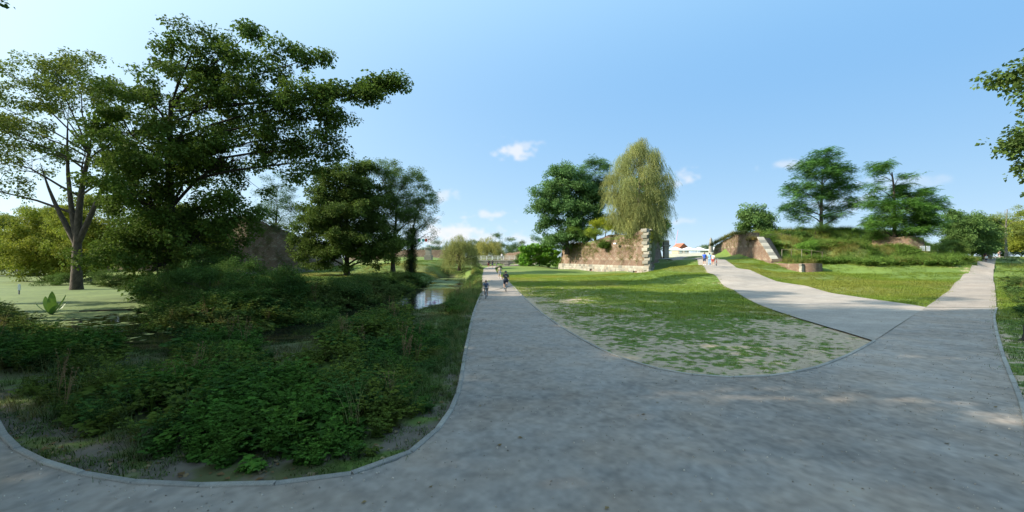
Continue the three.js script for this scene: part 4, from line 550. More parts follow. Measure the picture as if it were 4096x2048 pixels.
// ---- fences on the mound
{
  const mk = (pts, label, h) => { const g = thing('wooden_fence', label, 'fence'), m = std(.13, .10, .075), m2 = std(.24, .21, .17); for (const [x, d] of pts) { const q = new GB(); q.tube([[x, H(x, d) - .3, -d], [x, H(x, d) + h, -d]], [.045, .04], 7); part('post', q.geo(), rnd() < .4 ? m2 : m, g); } for (let k = 0; k < pts.length - 1; k++) { const q = new GB(), a = pts[k], c = pts[k + 1]; q.tube([[a[0], H(...a) + h - .08, -a[1] + .06], [c[0], H(...c) + h - .08, -c[1] + .06]], .028, 6); part('rail', q.geo(), m, g); } };
  srand(9);
  mk([[42.0, 69], [43.1, 68.4], [44.3, 67.8], [45.4, 67.2], [46.6, 66.6]], 'old post and rail fence in tall grass above the low brick wall', 1.7);
  mk([[45.2, 82], [46.6, 80], [48, 79], [49.6, 79]], 'short broken fence on the crest of the shaded bastion', 1.1);
}
// ---- far town: stalls, house, obelisk, mast, hills
{
  const W = std(.82, .81, .78, .6);
  const stall = (x, d, w, label, col = W, hh = 2.3) => { const y = H(x, d), g = thing('market_tent', label, 'tent', [x, y, -d], 0, 'white tents on the far ground'); const r = new GB(); const c = [[-w / 2, hh, 2], [w / 2, hh, 2], [w / 2, hh, -2], [-w / 2, hh, -2]], a = [0, hh + 1.1, 0]; for (let k = 0; k < 4; k++) { const p = c[k], q = c[(k + 1) % 4], n = V3(q[0] - p[0], q[1] - p[1], q[2] - p[2]).cross(V3(a[0] - p[0], a[1] - p[1], a[2] - p[2])).normalize(); r.tri(r.v(...p, n.x, n.y, n.z), r.v(...q, n.x, n.y, n.z), r.v(...a, n.x, n.y, n.z)); } part('canopy', r.geo(), col, g); const l = new GB(); l.box(0, hh - .15, 2, w, .3, .05); l.box(0, hh - .15, -2, w, .3, .05); part('valance', l.geo(), col, g); for (const [px, , pz] of c) { const q = new GB(); q.tube([[px, 0, pz], [px, hh, pz]], .05, 5); part('leg', q.geo(), W, g); } };
  stall(56, 152, 4.5, 'white tent nearest the gate pillar'); stall(62, 156, 5, 'second white tent from the gate pillar'); stall(67.5, 160, 5, 'third white tent from the gate pillar'); stall(73, 160, 5, 'fourth white tent, left of the yellow one'); stall(79.6, 168, 3, 'small yellow tent behind the white ones', std(.75, .48, .05), 4.2); stall(86, 172, 6, 'white tent beside the obelisk'); stall(96, 180, 6, 'pinkish tent next to the shaded bastion', std(.72, .35, .42), 3.4);
  const lw = thing('parapet', 'low white parapet in front of the far tents', 'parapet'); { const q = new GB(); for (let k = 0; k < 12; k++) q.box(47.5 + k * 2.4, H(47.5 + k * 2.4, 132) + .5, -132 - k * .6, 2.36, 1.1, .4, -.24); part('wall', q.geo(), std(.66, .64, .58), lw); const c = new GB(); c.box(61, H(61, 134) + 1.12, -135.3, 28.5, .12, .55, -.24); part('coping', c.geo(), std(.74, .72, .66), lw); }
  const h = thing('gabled_house', 'small far house with red gabled roof left of the mast', 'house', [88, 2.6, -232], .2); { const q = new GB(); q.box(0, 2.5, 0, 6, 3.4, 6); part('wall', q.geo(), std(.45, .28, .2), h); const sh = new THREE.Shape(); sh.moveTo(-3.5, 4.15); sh.lineTo(3.5, 4.15); sh.lineTo(0, 7.2); const e = new THREE.ExtrudeGeometry(sh, { depth: 7, bevelEnabled: false }); e.translate(0, 0, -3.5); part('roof', e, std(.36, .12, .07), h); for (const s of [-1.5, 1.5]) { const w = new GB(); w.box(s, 2.6, 3.05, 1.2, 1.4, .1); part('window', w.geo(), std(.5, .5, .5, .3), h); } }
  const ob = thing('obelisk', 'pale grey obelisk standing beyond the people on the concrete path', 'obelisk', [62.8, H(62.8, 140) - .1, -140]); { const q = new GB(); q.box(0, .5, 0, 2, 1, 2); part('plinth', q.geo(), stoneMats[0], ob); const c = new THREE.CylinderGeometry(.42, .85, 4.6, 4); c.rotateY(.785); c.translate(0, 3.3, 0); part('shaft', c, stoneMats[1], ob); const t = new THREE.ConeGeometry(.42, .6, 4); t.rotateY(.785); t.translate(0, 5.9, 0); part('tip', t, stoneMats[1], ob); }
  const cr = thing('crane_mast', 'thin pink leaning crane mast far behind the tents', 'crane', [91, 2.8, -250]); { const q = new GB(); q.tube([[0, 0, 0], [2.6, 15, 0]], .13, 4); part('mast', q.geo(), std(.62, .30, .42, .6), cr); const s = new GB(); s.box(0, .6, 0, 2.4, 1.2, 2.4); part('base', s.geo(), std(.3, .3, .3), cr); const l = new GB(); for (let k = 0; k < 14; k++) l.tube([[.17 * k + .05, k + .2, .16], [.17 * k + .25, k + .9, -.16]], .04, 3, false); part('lattice', l.geo(), std(.62, .30, .42, .6), cr); }
  for (const [x, d, hh, w, lab] of [[104, 238, 7, 9, 'far round tree behind the red-roofed house'], [112, 250, 6, 11, 'far low tree left of the yellow tent'], [124, 255, 6, 12, 'far low tree behind the yellow tent'], [138, 250, 7, 12, 'far tree behind the obelisk'], [150, 255, 8, 12, 'far tree next to the shaded bastion']]) tree('far_tree', lab, [x, d], { r: .3, trunkTop: 3, color: [.09, .13, .055], leaf: 'fine', size: 1.7, density: .55, clump: 9, group: 'far trees behind the tents', lobes: [[0, hh * .7, 0, w * .28], [-w * .3, hh * .5, 0, w * .25], [w * .3, hh * .5, 0, w * .25], [0, hh * .35, 0, w * .3]] });
}
// ---- small things on the left
{
  const s = thing('small_sign', 'small white sign on a post on the dark bank below the largest tree', 'sign', [-41.5, H(-41.5, 49) - .1, -49], .3); const q = new GB(); q.tube([[0, 0, 0], [0, 1.5, 0]], .04, 6); part('post', q.geo(), std(.3, .28, .25), s); const p = new GB(); p.box(0, 1.55, .05, .55, .42, .03); part('panel', p.geo(), std(.75, .76, .74, .6), s); const p2 = new GB(); p2.box(0, 1.6, .068, .4, .08, .006); p2.box(0, 1.45, .068, .4, .05, .006); part('print', p2.geo(), std(.2, .22, .24, .7), s);
  const m = thing('water_marker', 'small white and grey marker post standing in the duckweed', 'post', [-54.5, -1.8, -49]); const a = new GB(); a.tube([[0, 0, 0], [.03, 1.25, 0]], .07, 7); part('stake', a.geo(), std(.2, .2, .2), m); const c = new GB(); c.box(.04, 1.55, 0, .2, .7, .1, .2); part('board', c.geo(), std(.7, .72, .72, .6), m);
  const st = thing('tree_stump', 'dark brown cut tree stump in the grass at the right edge', 'stump', [19.6, H(19.6, 16.5) - .1, -16.5]); srand(3); const b = new GB(); const pts = [], rad = []; for (let k = 0; k <= 5; k++) { pts.push([0, k * .13, 0]); rad.push([.52, .44, .40, .38, .385, .37][k]); } b.tube(pts, rad, 13, false); part('bark', b.geo(), BARK.dark, st); const t = new THREE.CylinderGeometry(.365, .365, .03, 18); t.translate(0, .645, 0); part('cut_face', t, std(.26, .18, .11), st); const r2 = new GB(); for (let k = 0; k < 4; k++) { const e = k * 1.6 + .3; r2.tube([[Math.cos(e) * .3, .15, Math.sin(e) * .3], [Math.cos(e) * .8, -.05, Math.sin(e) * .8]], [.14, .05], 6); } part('root', r2.geo(), BARK.dark, st);
  const lg = thing('floating_branch', 'thin bare branch lying in the duckweed', 'branch', [-30.5, WATER, -34.5], .25); const l = new GB(); l.tube([[-2.6, .03, 0], [-.8, .07, .1], [1, .06, -.05], [2.6, .12, .15]], [.05, .06, .05, .02], 6); l.tube([[.4, .06, 0], [1.2, .3, .3]], [.03, .012], 5); part('bough', l.geo(), BARK.brown, lg);
  const bp = thing('broadleaf_plant', 'upright plant with big bright leaves at the edge of the pond', 'plant', [-33.4, -1.05, -32.2]); bp.scale.setScalar(1.25); for (const [a, t, h2_, w] of [[-.5, .5, 1.3, .42], [.6, .12, 1.4, .4], [3.4, .45, 1.2, .4], [-1.3, .8, .9, .34], [2.4, .75, .9, .36], [4.4, .7, .8, .34]]) { const f = new GB(), rows = 8; for (let k = 0; k <= rows; k++) { const v = k / rows, wd = w * Math.pow(Math.sin(Math.min(1, v * .92 + .08) * 3.1), .7) * .5, out = Math.sin(v * 1.2) * h2_ * t; for (const u of [-1, 0, 1]) f.v(out * Math.cos(a) - Math.sin(a) * u * wd, v * h2_ * (1 - t * .3), out * Math.sin(a) + Math.cos(a) * u * wd + (u ? .04 : 0), Math.cos(a), .3, Math.sin(a)); } for (let k = 0; k < rows; k++) for (const u of [0, 1]) f.quad(k * 3 + u, k * 3 + u + 1, k * 3 + u + 4, k * 3 + u + 3); const fg = f.geo(); fg.computeVertexNormals(); part('leaf', fg, new THREE.MeshPhysicalMaterial({ color: lin(.13, .24, .03), roughness: .6, transmission: .5, thickness: 0, side: THREE.DoubleSide }), bp); }
}
// ------------------------------------------------------------------ herbs and grass
function bladeInto(b, o, a, len, wid, bend, seg = 3) {
  const dx = Math.cos(a), dz = Math.sin(a), tx = -dz, tz = dx; let prev = null;
  for (let k = 0; k <= seg; k++) { const t = k / seg, out = bend * len * t * t, y = len * (t - 0.35 * bend * t * t), w = wid * (1 - t) * 0.5 + 0.0008, nx = dx * .3, ny = .95, nz = dz * .3; const l = b.v(o[0] + dx * out - tx * w, o[1] + y, o[2] + dz * out - tz * w, nx, ny, nz), r = b.v(o[0] + dx * out + tx * w, o[1] + y, o[2] + dz * out + tz * w, nx, ny, nz); if (prev) b.quad(prev[0], prev[1], r, l); prev = [l, r]; }
}
const HB = 1.45;
function tuft(n, R, len, wid, bend, seg) { const b = new GB(); for (let k = 0; k < n; k++) { const e = rr(0, 6.28), r = R * Math.sqrt(rnd()); bladeInto(b, [Math.cos(e) * r, 0, Math.sin(e) * r], rr(0, 6.28), len * rr(.55, 1.1), wid * rr(.7, 1.2), bend * rr(.3, 1.3), seg); } return b.geo(); }
function herb(n, h, leaf, wid, spread) {            // leafy stems, the leaves in threes
  const b = new GB();
  for (let k = 0; k < n; k++) { const a = rr(0, 6.28), reach = spread * rr(.3, 1), hh = h * rr(.55, 1), P = []; for (let q = 0; q <= 4; q++) { const t = q / 4; P.push(V3(Math.cos(a) * reach * t * (0.5 + .5 * t), hh * (1.5 * t - .6 * t * t), Math.sin(a) * reach * t * (.5 + .5 * t))); } b.tube(P, [.007, .006, .005, .004, .003], 3, false);
    for (let q = 1; q <= 4; q++) for (let m = 0; m < 2; m++) { const o = P[q].clone().lerp(P[q - 1], rnd()), c = rr(0, 6.28), d = V3(Math.cos(c), rr(-.1, .5), Math.sin(c)).normalize(), st = o.clone().addScaledVector(d, leaf * .6); for (const s of [-.9, 0, .9]) { const e = d.clone().applyAxisAngle(V3(0, 1, 0), s); leafInto(b, st, e, V3(0, 1, 0).add(rdir().multiplyScalar(.4)).normalize(), leaf * rr(.75, 1.15), leaf * wid, .2); } } }
  return b.geo();
}
srand(700);
const HERB = [herb(7, .55, .085, .72, .45), herb(6, .85, .07, .45, .3), herb(8, .42, .10, .75, .5), herb(5, .38, .17, .8, .45), herb(9, .62, .06, .6, .4)];
const STALK = (() => { const b = new GB(); for (let k = 0; k < 5; k++) { const e = rr(0, 6.28), h = rr(.7, 1.25), r = rr(.05, .3); b.tube([[0, 0, 0], [Math.cos(e) * r * .4, h * .6, Math.sin(e) * r * .4], [Math.cos(e) * r, h, Math.sin(e) * r]], [.008, .006, .004], 4, false); for (let q = 0; q < 9; q++) { const t = rr(.6, 1); leafInto(b, V3(Math.cos(e) * r * t, h * t, Math.sin(e) * r * t), rdir(), rdir(), .06, .03, .2); } } return b.geo(); })();
const TALL = [tuft(26, .16, .85, .014, .75, 4), tuft(22, .13, 1.0, .012, .5, 4), tuft(30, .2, .65, .013, .9, 4)];
const SHORT = [tuft(16, .08, .065, .007, .7, 2), tuft(16, .10, .05, .008, .9, 2)];
const SWARD = [tuft(30, .30, .16, .012, .6, 2), tuft(30, .34, .12, .014, .8, 2)];
const REED = [tuft(18, .22, 1.7, .028, .35, 4), tuft(16, .2, 1.5, .03, .5, 4)];
const FLOWER = (() => { const b = new GB(); for (let k = 0; k < 7; k++) { const e = rr(0, 6.28), r = .2 * Math.sqrt(rnd()), P = [V3(Math.cos(e) * r, 0, Math.sin(e) * r), V3(Math.cos(e) * r * 1.5, .55, Math.sin(e) * r * 1.5), V3(Math.cos(e) * r * 1.7, rr(.9, 1.2), Math.sin(e) * r * 1.7)]; b.tube([P[1], P[2]], [.03, .012], 5); } return b.geo(); })();
const herbMat = new THREE.MeshPhysicalMaterial({ color: 0xffffff, roughness: .8, transmission: .3, thickness: 0, side: THREE.DoubleSide, specularIntensity: 0.1 });
function scatter(n, region, place, seedv) { srand(seedv); const out = []; for (let k = 0; k < n; k++) { const x = rr(region[0], region[1]), d = rr(region[2], region[3]), v = place(x, d); if (v && v.s > .1) out.push([x, v.y ?? H(x, d) - .02, -d, v.s, rr(-.15, .15), rr(0, 6.28), rr(-.15, .15), v.c, v.sy ?? 1]); } return out; }
function plant(name, geos, list, label, cat) { geos.forEach((g, k) => { const part = list.filter((_, i) => i % geos.length === k).map((q) => { q[7] = q[7].clone().multiplyScalar(HB); return q; }); if (part.length) instanced(name, g, herbMat, part, scene, [label, cat]); }); }
const inView = (x, d, m = 4) => d > 4 && Math.abs(x) < 1.17 * d + m;
const leftBank = (x, d) => inView(x, d) && !onPath(x, d);
// where one looks down on the open water the plants of the near bank stay low
const lowHere = (x, d) => { const q = x / d; let k = 1; for (const [a, w, d0, d1] of [[-.19, .05, 16, 52], [-.50, .09, 11, 22], [-.82, .08, 10, 20]]) if (Math.abs(q - a) < w && d > d0 && d < d1) k = Math.min(k, d > d0 + 3 ? 0 : .5); return k; };
const kd = (x, d) => { let e = 1e9; for (let k = 0; k < kerbLeft.length; k += 1) { const q = Math.hypot(kerbLeft[k][0] - x, kerbLeft[k][1] - d); if (q < e) e = q; } return e; };
// brambles and nettles on the near bank
plant('bramble', HERB, scatter(13000, [-24, -1.2, 6, 34], (x, d) => { if (!leftBank(x, d)) return; const w = waterSD(x, d), lo = lowHere(x, d); if (w < .5 || (lo < .9 && w < 1.4)) return; const e = kd(x, d), bare = fbm(x * .5 + 4, d * .6, 3), near = e < 0.35 + (d < 9.5 ? .9 * sstep(-1.5, -3.5, x) * 1.5 * bare : .3); if (near) return; if (d > 20 && rnd() < (d - 20) / 22) return; const n = fbm(x * .6, d * .6, 3), m = fbm(x * .35 + 50, d * .35, 2); if (n < .36) return; const k = sstep(0.3, 2.2, e); return { s: rr(.7, 1.25) * (.45 + .75 * k * (.5 + m)) * (d > 20 ? 1.2 : 1) * lo, c: tint(n > .55 ? [.048, .115, .016] : n > .46 ? [.034, .085, .018] : [.075, .115, .018], .3, .3) }; }, 91), 'tangle of bramble and nettle leaves on the near bank', 'brambles');
plant('tall_grass', TALL, scatter(14000, [-46, -1.3, 6, 60], (x, d) => { if (!leftBank(x, d)) return; const w = waterSD(x, d); if (w < .2) return; const e = kd(x, d); if (e < .3 || (d < 8 && e < .6)) return; if (w > 7 && x < -13 && d > 34) return; const n = fbm(x * .45 + 20, d * .45, 3), close = (x > -7 && d > 16) || (x < -.62 * d - 1 && d < 22); if (!close && n < .45) return; const lo = lowHere(x, d); if (d < 11 && !close && rnd() < .4) return; return { s: rr(.6, 1.15) * (e < 1.2 ? .6 : 1) * lo, c: tint(n > .57 ? [.14, .145, .045] : [.062, .108, .026], .25, .3) }; }, 92), 'tufts of tall grass along the stream bank', 'tall grass');
plant('reed', REED, scatter(5200, [-95, -3, 15, 95], (x, d) => { if (!leftBank(x, d)) return; const w = waterSD(x, d); if (w < .1 || w > 1.7) return; const n = fbm(x * .3, d * .3, 3); if (n < .45) return; return { s: rr(.4, .8) * lowHere(x, d), c: tint([.07, .115, .03], .25, .4) }; }, 93), 'reeds and rushes at the edge of the water', 'reeds');
plant('path_verge', TALL, scatter(5200, [-9, -2.2, 24, 98], (x, d) => { if (onPath(x, d)) return; const w = waterSD(x, d), e = pathDist(x, d); if (w < .2 || e < .25 || x < -6 - d * .02) return; const n = fbm(x * .5, d * .2, 3); return { s: rr(.7, 1.2) * (.5 + .5 * sstep(.2, 1.6, e)) * lowHere(x, d), c: tint(n > .56 ? [.15, .16, .04] : [.075, .125, .026], .25, .3) }; }, 94), 'long grass between the stream and the straight path', 'long grass');
instanced('loosestrife', FLOWER, std(.16, .06, .22, .8), scatter(60, [-10.5, -7, 38, 46], (x, d) => waterSD(x, d) > -.3 && waterSD(x, d) < .9 ? { s: rr(.6, 1), c: lin(1, 1, 1) } : null, 95), scene, ['purple flower spikes at the water edge by the straight path', 'flowers']);
plant('dead_stalk', [STALK], scatter(520, [-26, -1.6, 6.5, 40], (x, d) => { if (!leftBank(x, d) || waterSD(x, d) < .6 || kd(x, d) < .9) return; if (fbm(x * .5 + 70, d * .5, 2) < .5) return; return { s: rr(.6, 1.1) * lowHere(x, d), c: tint([.17, .12, .06], .25, .1) }; }, 110), 'dry brown stalks standing among the brambles', 'stalks');
plant('kerb_grass', TALL, scatter(5200, [-6, -1.2, 8.5, 40], (x, d) => { if (!leftBank(x, d)) return; const e = kd(x, d); if (e < .12 || e > 2.2 || (d < 12 && x < -4)) return; if (fbm(x * .7 + 40, d * .7, 2) < .36) return; return { s: rr(.35, .8) * (.55 + .45 * sstep(.1, 1.2, e)) * Math.max(.5, lowHere(x, d)), c: tint(rnd() < .25 ? [.13, .14, .04] : [.06, .11, .022], .25, .3) }; }, 113), 'tall grass leaning over the left kerb of the straight path', 'kerb grass');
// lower growth over the rest of the left
plant('undergrowth', HERB, scatter(9000, [-75, -9, 22, 66], (x, d) => { if (!inView(x, d) || onPath(x, d)) return; const w = waterSD(x, d); if (w < .3 || w > 7 || (x > -10 - d * .02 && d < 60)) return; return { s: rr(1.2, 2.2) * lowHere(x, d), c: tint(fbm(x * .3, d * .3, 2) > .5 ? [.040, .082, .018] : [.055, .09, .02], .3, .3) }; }, 96), 'dark undergrowth on the far bank of the stream', 'undergrowth');
plant('bank_grass', SWARD, scatter(16000, [-24, -2, 9, 52], (x, d) => { if (!leftBank(x, d)) return; const w = waterSD(x, d); if (w < .15 || w > 6) return; return { s: rr(.7, 1.4), c: tint(fbm(x * .8, d * .8, 2) > .5 ? [.05, .09, .02] : [.085, .10, .03], .3, .3) }; }, 111), 'low grass on the muddy slopes of the stream', 'bank grass');
// short grass in the strip between the kerb and the brambles
plant('strip_grass', SHORT, scatter(26000, [-12, -1.2, 6, 40], (x, d) => { if (!leftBank(x, d)) return; const e = kd(x, d); if (e > 1.5 || e < .06) return; if (fbm(x * 1.1 + 8, d * 1.1, 3) + (d < 9 ? .07 : .14) < .46) return; return { s: rr(.8, 2.2), c: tint([.06, .105, .022], .25, .3) }; }, 106), 'short grass between the left kerb and the brambles', 'grass');
plant('strip_grass', SWARD, scatter(16000, [8, 110, 4, 102], (x, d) => { if (!inView(x, d, 14) || onPath(x, d) || d > x * .955 + .2 || waterSD(x, d) < .3) return; return { s: rr(.8, 1.6), c: tint([.06, .11, .024], .25, .3) }; }, 107), 'short grass under the verge at the right', 'grass');
// lawns
const lawnTint = (x, d) => { const n = fbm(x * .25, d * .25, 3), y = sstep(.5, .7, fbm(x * .12 + 9, d * .12, 3)); return tint([lerp(.135, .185, n) + .05 * y, lerp(.205, .25, n) + .01 * y, lerp(.020, .030, n) + .012 * y], .18, .2); };
plant('lawn_grass', SHORT, scatter(60000, [1.5, 26, 11.5, 34], (x, d) => { if (!inView(x, d, 1) || inPoly(x, d, PLAZA) || inPoly(x, d, ribbons.concrete_path.poly)) return; if (d > 20 && rnd() < (d - 20) / 20) return; const s = lawnSoil(x, d); if (rnd() < s * .985) return; return { s: rr(.7, 1.4), c: lawnTint(x, d) }; }, 97), 'short worn grass of the lawn in front', 'lawn grass');
// coarser weeds and tussocks in the lawns
plant('lawn_weed', [tuft(26, .26, .15, .016, .9, 2), tuft(20, .3, .12, .02, 1.0, 2)], scatter(7000, [2, 90, 14, 74], (x, d) => { if (!inView(x, d, 1) || onPath(x, d) || d > x + 38 || (x > 10 && x < 38 && d > 66) || H(x, d) > 3) return; if (fbm(x * .35 + 60, d * .35, 3) < .52 || lawnSoil(x, d) > .6) return; return { s: rr(.35, .9), c: tint(rnd() < .4 ? [.17, .19, .04] : [.09, .17, .024], .25, .3) }; }, 108), 'coarse weeds and tussocks in the lawns', 'weeds');
plant('dry_grass', SHORT, scatter(26000, [1.5, 32, 11.3, 34], (x, d) => { if (!inView(x, d, 1) || inPoly(x, d, PLAZA) || inPoly(x, d, ribbons.concrete_path.poly)) return; const s = lawnSoil(x, d); if (s < .35 || rnd() > .45) return; return { s: rr(.5, 1.1), c: tint(rnd() < .6 ? [.24, .20, .12] : [.13, .15, .05], .3, .1) }; }, 112), 'dry trampled grass on the worn part of the lawn', 'dry grass');
plant('lawn_grass', SWARD, scatter(34000, [-2, 46, 22, 72], (x, d) => { if (onPath(x, d)) return; if (d < 34 && lawnSoil(x, d) > .4) return; if (x > 10 && (d - 70) * 1 > (x - 21.5) * -2.55 && (d - 70) > (x - 21.5) * 2.5) return; return { s: rr(.7, 1.3), c: lawnTint(x, d) }; }, 98), 'mown grass of the lawn below the brick bastion', 'lawn grass');
plant('lawn_grass', SWARD, scatter(30000, [26, 100, 26, 84], (x, d) => { if (!inView(x, d) || onPath(x, d) || d > x + 38 || H(x, d) > 3.2) return; return { s: rr(.8, 1.5), c: lawnTint(x, d) }; }, 99), 'mown grass of the lawn right of the concrete path', 'lawn grass');
plant('meadow_grass', SWARD, scatter(16000, [-42, -9, 36, 100], (x, d) => { if (waterSD(x, d) < .8 || onPath(x, d)) return; return { s: rr(.9, 1.7), c: tint(fbm(x * .12 + 30, d * .12, 3) > .5 ? [.15, .16, .036] : [.085, .14, .026], .2, .2) }; }, 100), 'mown meadow grass beyond the stream', 'meadow grass');
// rough grass on the mound and on top of the bastions
plant('mound_grass', TALL, scatter(15000, [41, 96, 60, 96], (x, d) => { const h = H(x, d); if (h < 2.0 || onPath(x, d) || d > x + 40) return; if (x < 44.5 && d > 77) return; const n = fbm(x * .25, d * .25, 3); return { s: rr(.8, 1.5), c: tint(n > .54 ? [.22, .225, .06] : n > .45 ? [.15, .21, .04] : [.10, .18, .028], .2, .2) }; }, 101), 'tall rough grass and weeds covering the mound', 'rough grass');
plant('mound_weed', HERB, scatter(2600, [43, 80, 60, 80], (x, d) => { const h = H(x, d); if (h < 1.8 || h > 6 || onPath(x, d)) return; const n = fbm(x * .3 + 5, d * .3, 3); if (n < .5) return; return { s: rr(1.3, 2.2), c: tint([.09, .16, .03], .2, .25) }; }, 102), 'leafy weeds on the lower slope of the mound', 'weeds');
plant('wall_grass', TALL, (() => { srand(103); const out = []; const line = (P, n, c, dy = 0) => { for (let k = 0; k < n; k++) { const q = rnd() * (P.length - 1), i = Math.floor(q), t = q - i, a = P[i], b = P[i + 1]; out.push([lerp(a[0], b[0], t) + rr(-.3, .5), lerp(a[2], b[2], t) + rr(-.1, .15) + dy, -(lerp(a[1], b[1], t) + rr(.4, 1.6)), rr(.6, 1.1), rr(-.5, .5), rr(0, 6.28), rr(-.5, .5), tint(c, .25, .3)]); } };
  line([[45.5, 101, 5.4], [43.6, 92, 6.4], [42.6, 84.5, 7.4], [41.7, 78, 7.2]], 420, [.13, .15, .04]); line([[41.6, 77.5, 6.0], [40.8, 73.5, 6.0]], 120, [.20, .17, .06]);
  line([[11.4, 98, 4.9], [13.6, 92.5, 5.4], [18, 81.5, 6.1], [22, 71.6, 6.8]], 300, [.14, .15, .035]); line([[22, 71.6, 6.8], [36.8, 108.6, 6.7]], 260, [.13, .15, .04]); line([[-66, 90.5, 6.6], [-51, 78, 9.4], [-45, 76.5, 9.7], [-40, 81, 7.4]], 500, [.05, .08, .02], .1); line([[-46, 122, 4.7], [-13, 119.5, 4.6]], 300, [.12, .13, .04]); return out; })(), 'grass growing along the tops of the old walls', 'wall grass');
// right verge beside the path
plant('right_verge', TALL, scatter(9000, [10, 120, 6, 106], (x, d) => { if (!inView(x, d, 14) || onPath(x, d) || d > x * .955 + .2 || waterSD(x, d) < .2) return; const e = pathDist(x, d); if (e < .3 || e > 9) return; const n = fbm(x * .4, d * .4, 3); return { s: rr(.5, 1.0) * (.4 + .6 * sstep(.2, 2, e)), c: tint(n > .62 ? [.16, .155, .05] : [.055, .10, .026], .25, .3) }; }, 104), 'grassy verge along the right edge of the path', 'verge grass');
plant('right_weed', HERB, scatter(2600, [10, 60, 6, 60], (x, d) => { if (!inView(x, d, 14) || onPath(x, d) || d > x * .955 + .2) return; const e = pathDist(x, d); if (e < .7 || e > 9) return; return { s: rr(.6, 1.3), c: tint([.045, .085, .022], .25, .3) }; }, 105), 'leafy weeds in the verge at the right', 'weeds');
// fallen leaves and little stones on the bare ground at the tip of the bank
{ const lf = new GB(); leafInto(lf, V3(0, 0, 0), V3(1, 0, 0), V3(0, 1, 0), .13, .1, .2); srand(44); const L = []; for (let k = 0; k < 1100; k++) { const x = rr(-12, -1.4), d = rr(6.2, 11); if (!onPath(x, d)) L.push([x, H(x, d) + .02, -d, rr(.25, 1.1) * (rnd() < .8 ? .7 : 1.2), rr(-.25, .25), rr(0, 6.28), rr(-.25, .25), tint(rnd() < .5 ? [.30, .24, .14] : [.20, .13, .06], .2, .1)]); } for (let k = 0; k < 160; k++) { const x = rr(-3, 24), d = rr(4, 26); if (onPath(x, d)) L.push([x, .07, -d, rr(.35, .8), rr(-.2, .2), rr(0, 6.28), rr(-.2, .2), tint([.24, .18, .09], .2, .1)]); } instanced('fallen_leaf', lf.geo(), herbMat, L, scene, ['dry fallen leaves scattered on the bare ground and the path', 'fallen leaves']); }

// ivy and hanging plants on the old brick faces
{ srand(120); const L = []; const face = (P, n, cut, c) => { for (let k = 0; k < n; k++) { const q = rnd() * (P.length - 1), i = Math.floor(q), t = q - i, a = P[i], b = P[i + 1], v = 1 - Math.pow(rnd(), 1.6) * .75, x = lerp(a[0], b[0], t), d = lerp(a[1], b[1], t), s = q * 9; if (fbm(s * .8 + cut, v * 3, 3) < .62 - .28 * v) continue; const l = Math.hypot(b[0] - a[0], b[1] - a[1]), nx = -(b[1] - a[1]) / l, nd = (b[0] - a[0]) / l, off = v * 1.0 - .12; L.push([x + nx * off, lerp(lerp(a[2], b[2], t), lerp(a[3], b[3], t), v) + .1, -(d + nd * off), rr(.45, .8), rr(-.5, .5), rr(0, 6.28), rr(-.5, .5), tint(c, .3, .5).multiplyScalar(1.5)]); } };
  face([[10.4, 98, 0, 5.2], [12.6, 92.5, 0, 5.6], [15, 86.5, 0, 5.4], [17, 81.5, 0, 6.5], [19.5, 75.2, 0, 6.2], [21.6, 70, 0, 7]], 1500, 3, [.085, .12, .022]); face([[21.6, 70, 1, 7], [27, 83.6, 1, 7], [36.8, 108, 2, 7]], 240, 9, [.08, .12, .025]); face([[45.5, 101, 2.4, 5.4], [43.4, 92, 2.4, 6.5], [42.4, 84.5, 2.3, 7.6], [41.4, 78, 2.1, 7.4]], 800, 5, [.075, .11, .024]); face([[-66, 90, 0, 6.8], [-58, 82, 0, 8.2], [-51, 77, 0, 9.6], [-45.5, 75.5, 0, 9.9], [-41.5, 77.5, 0, 8.8], [-39.2, 81, 0, 7.4]], 1500, 11, [.05, .09, .02]); instanced('wall_ivy', SPRIG.fine, leafMat, L, scene, ['ivy and hanging plants on the old brick faces', 'ivy']); }
// loose grit on the path
{ srand(130); const g = new THREE.IcosahedronGeometry(.016, 0), L = []; for (let k = 0; k < 26000; k++) { const x = rr(-9, 24), d = rr(3.6, 24); if (!onPath(x, d)) continue; const e = pathDist(x, d); if (rnd() > .22 + .78 * Math.exp(-e / .5)) continue; L.push([x, .06, -d, rr(.3, 1.2), rr(0, 3), rr(0, 3), rr(0, 3), tint([.36, .32, .27], .5, .1), .6]); } instanced('grit', g, std(1, 1, 1, .95), L, scene, ['loose grit lying along the edges of the path', 'grit']); }
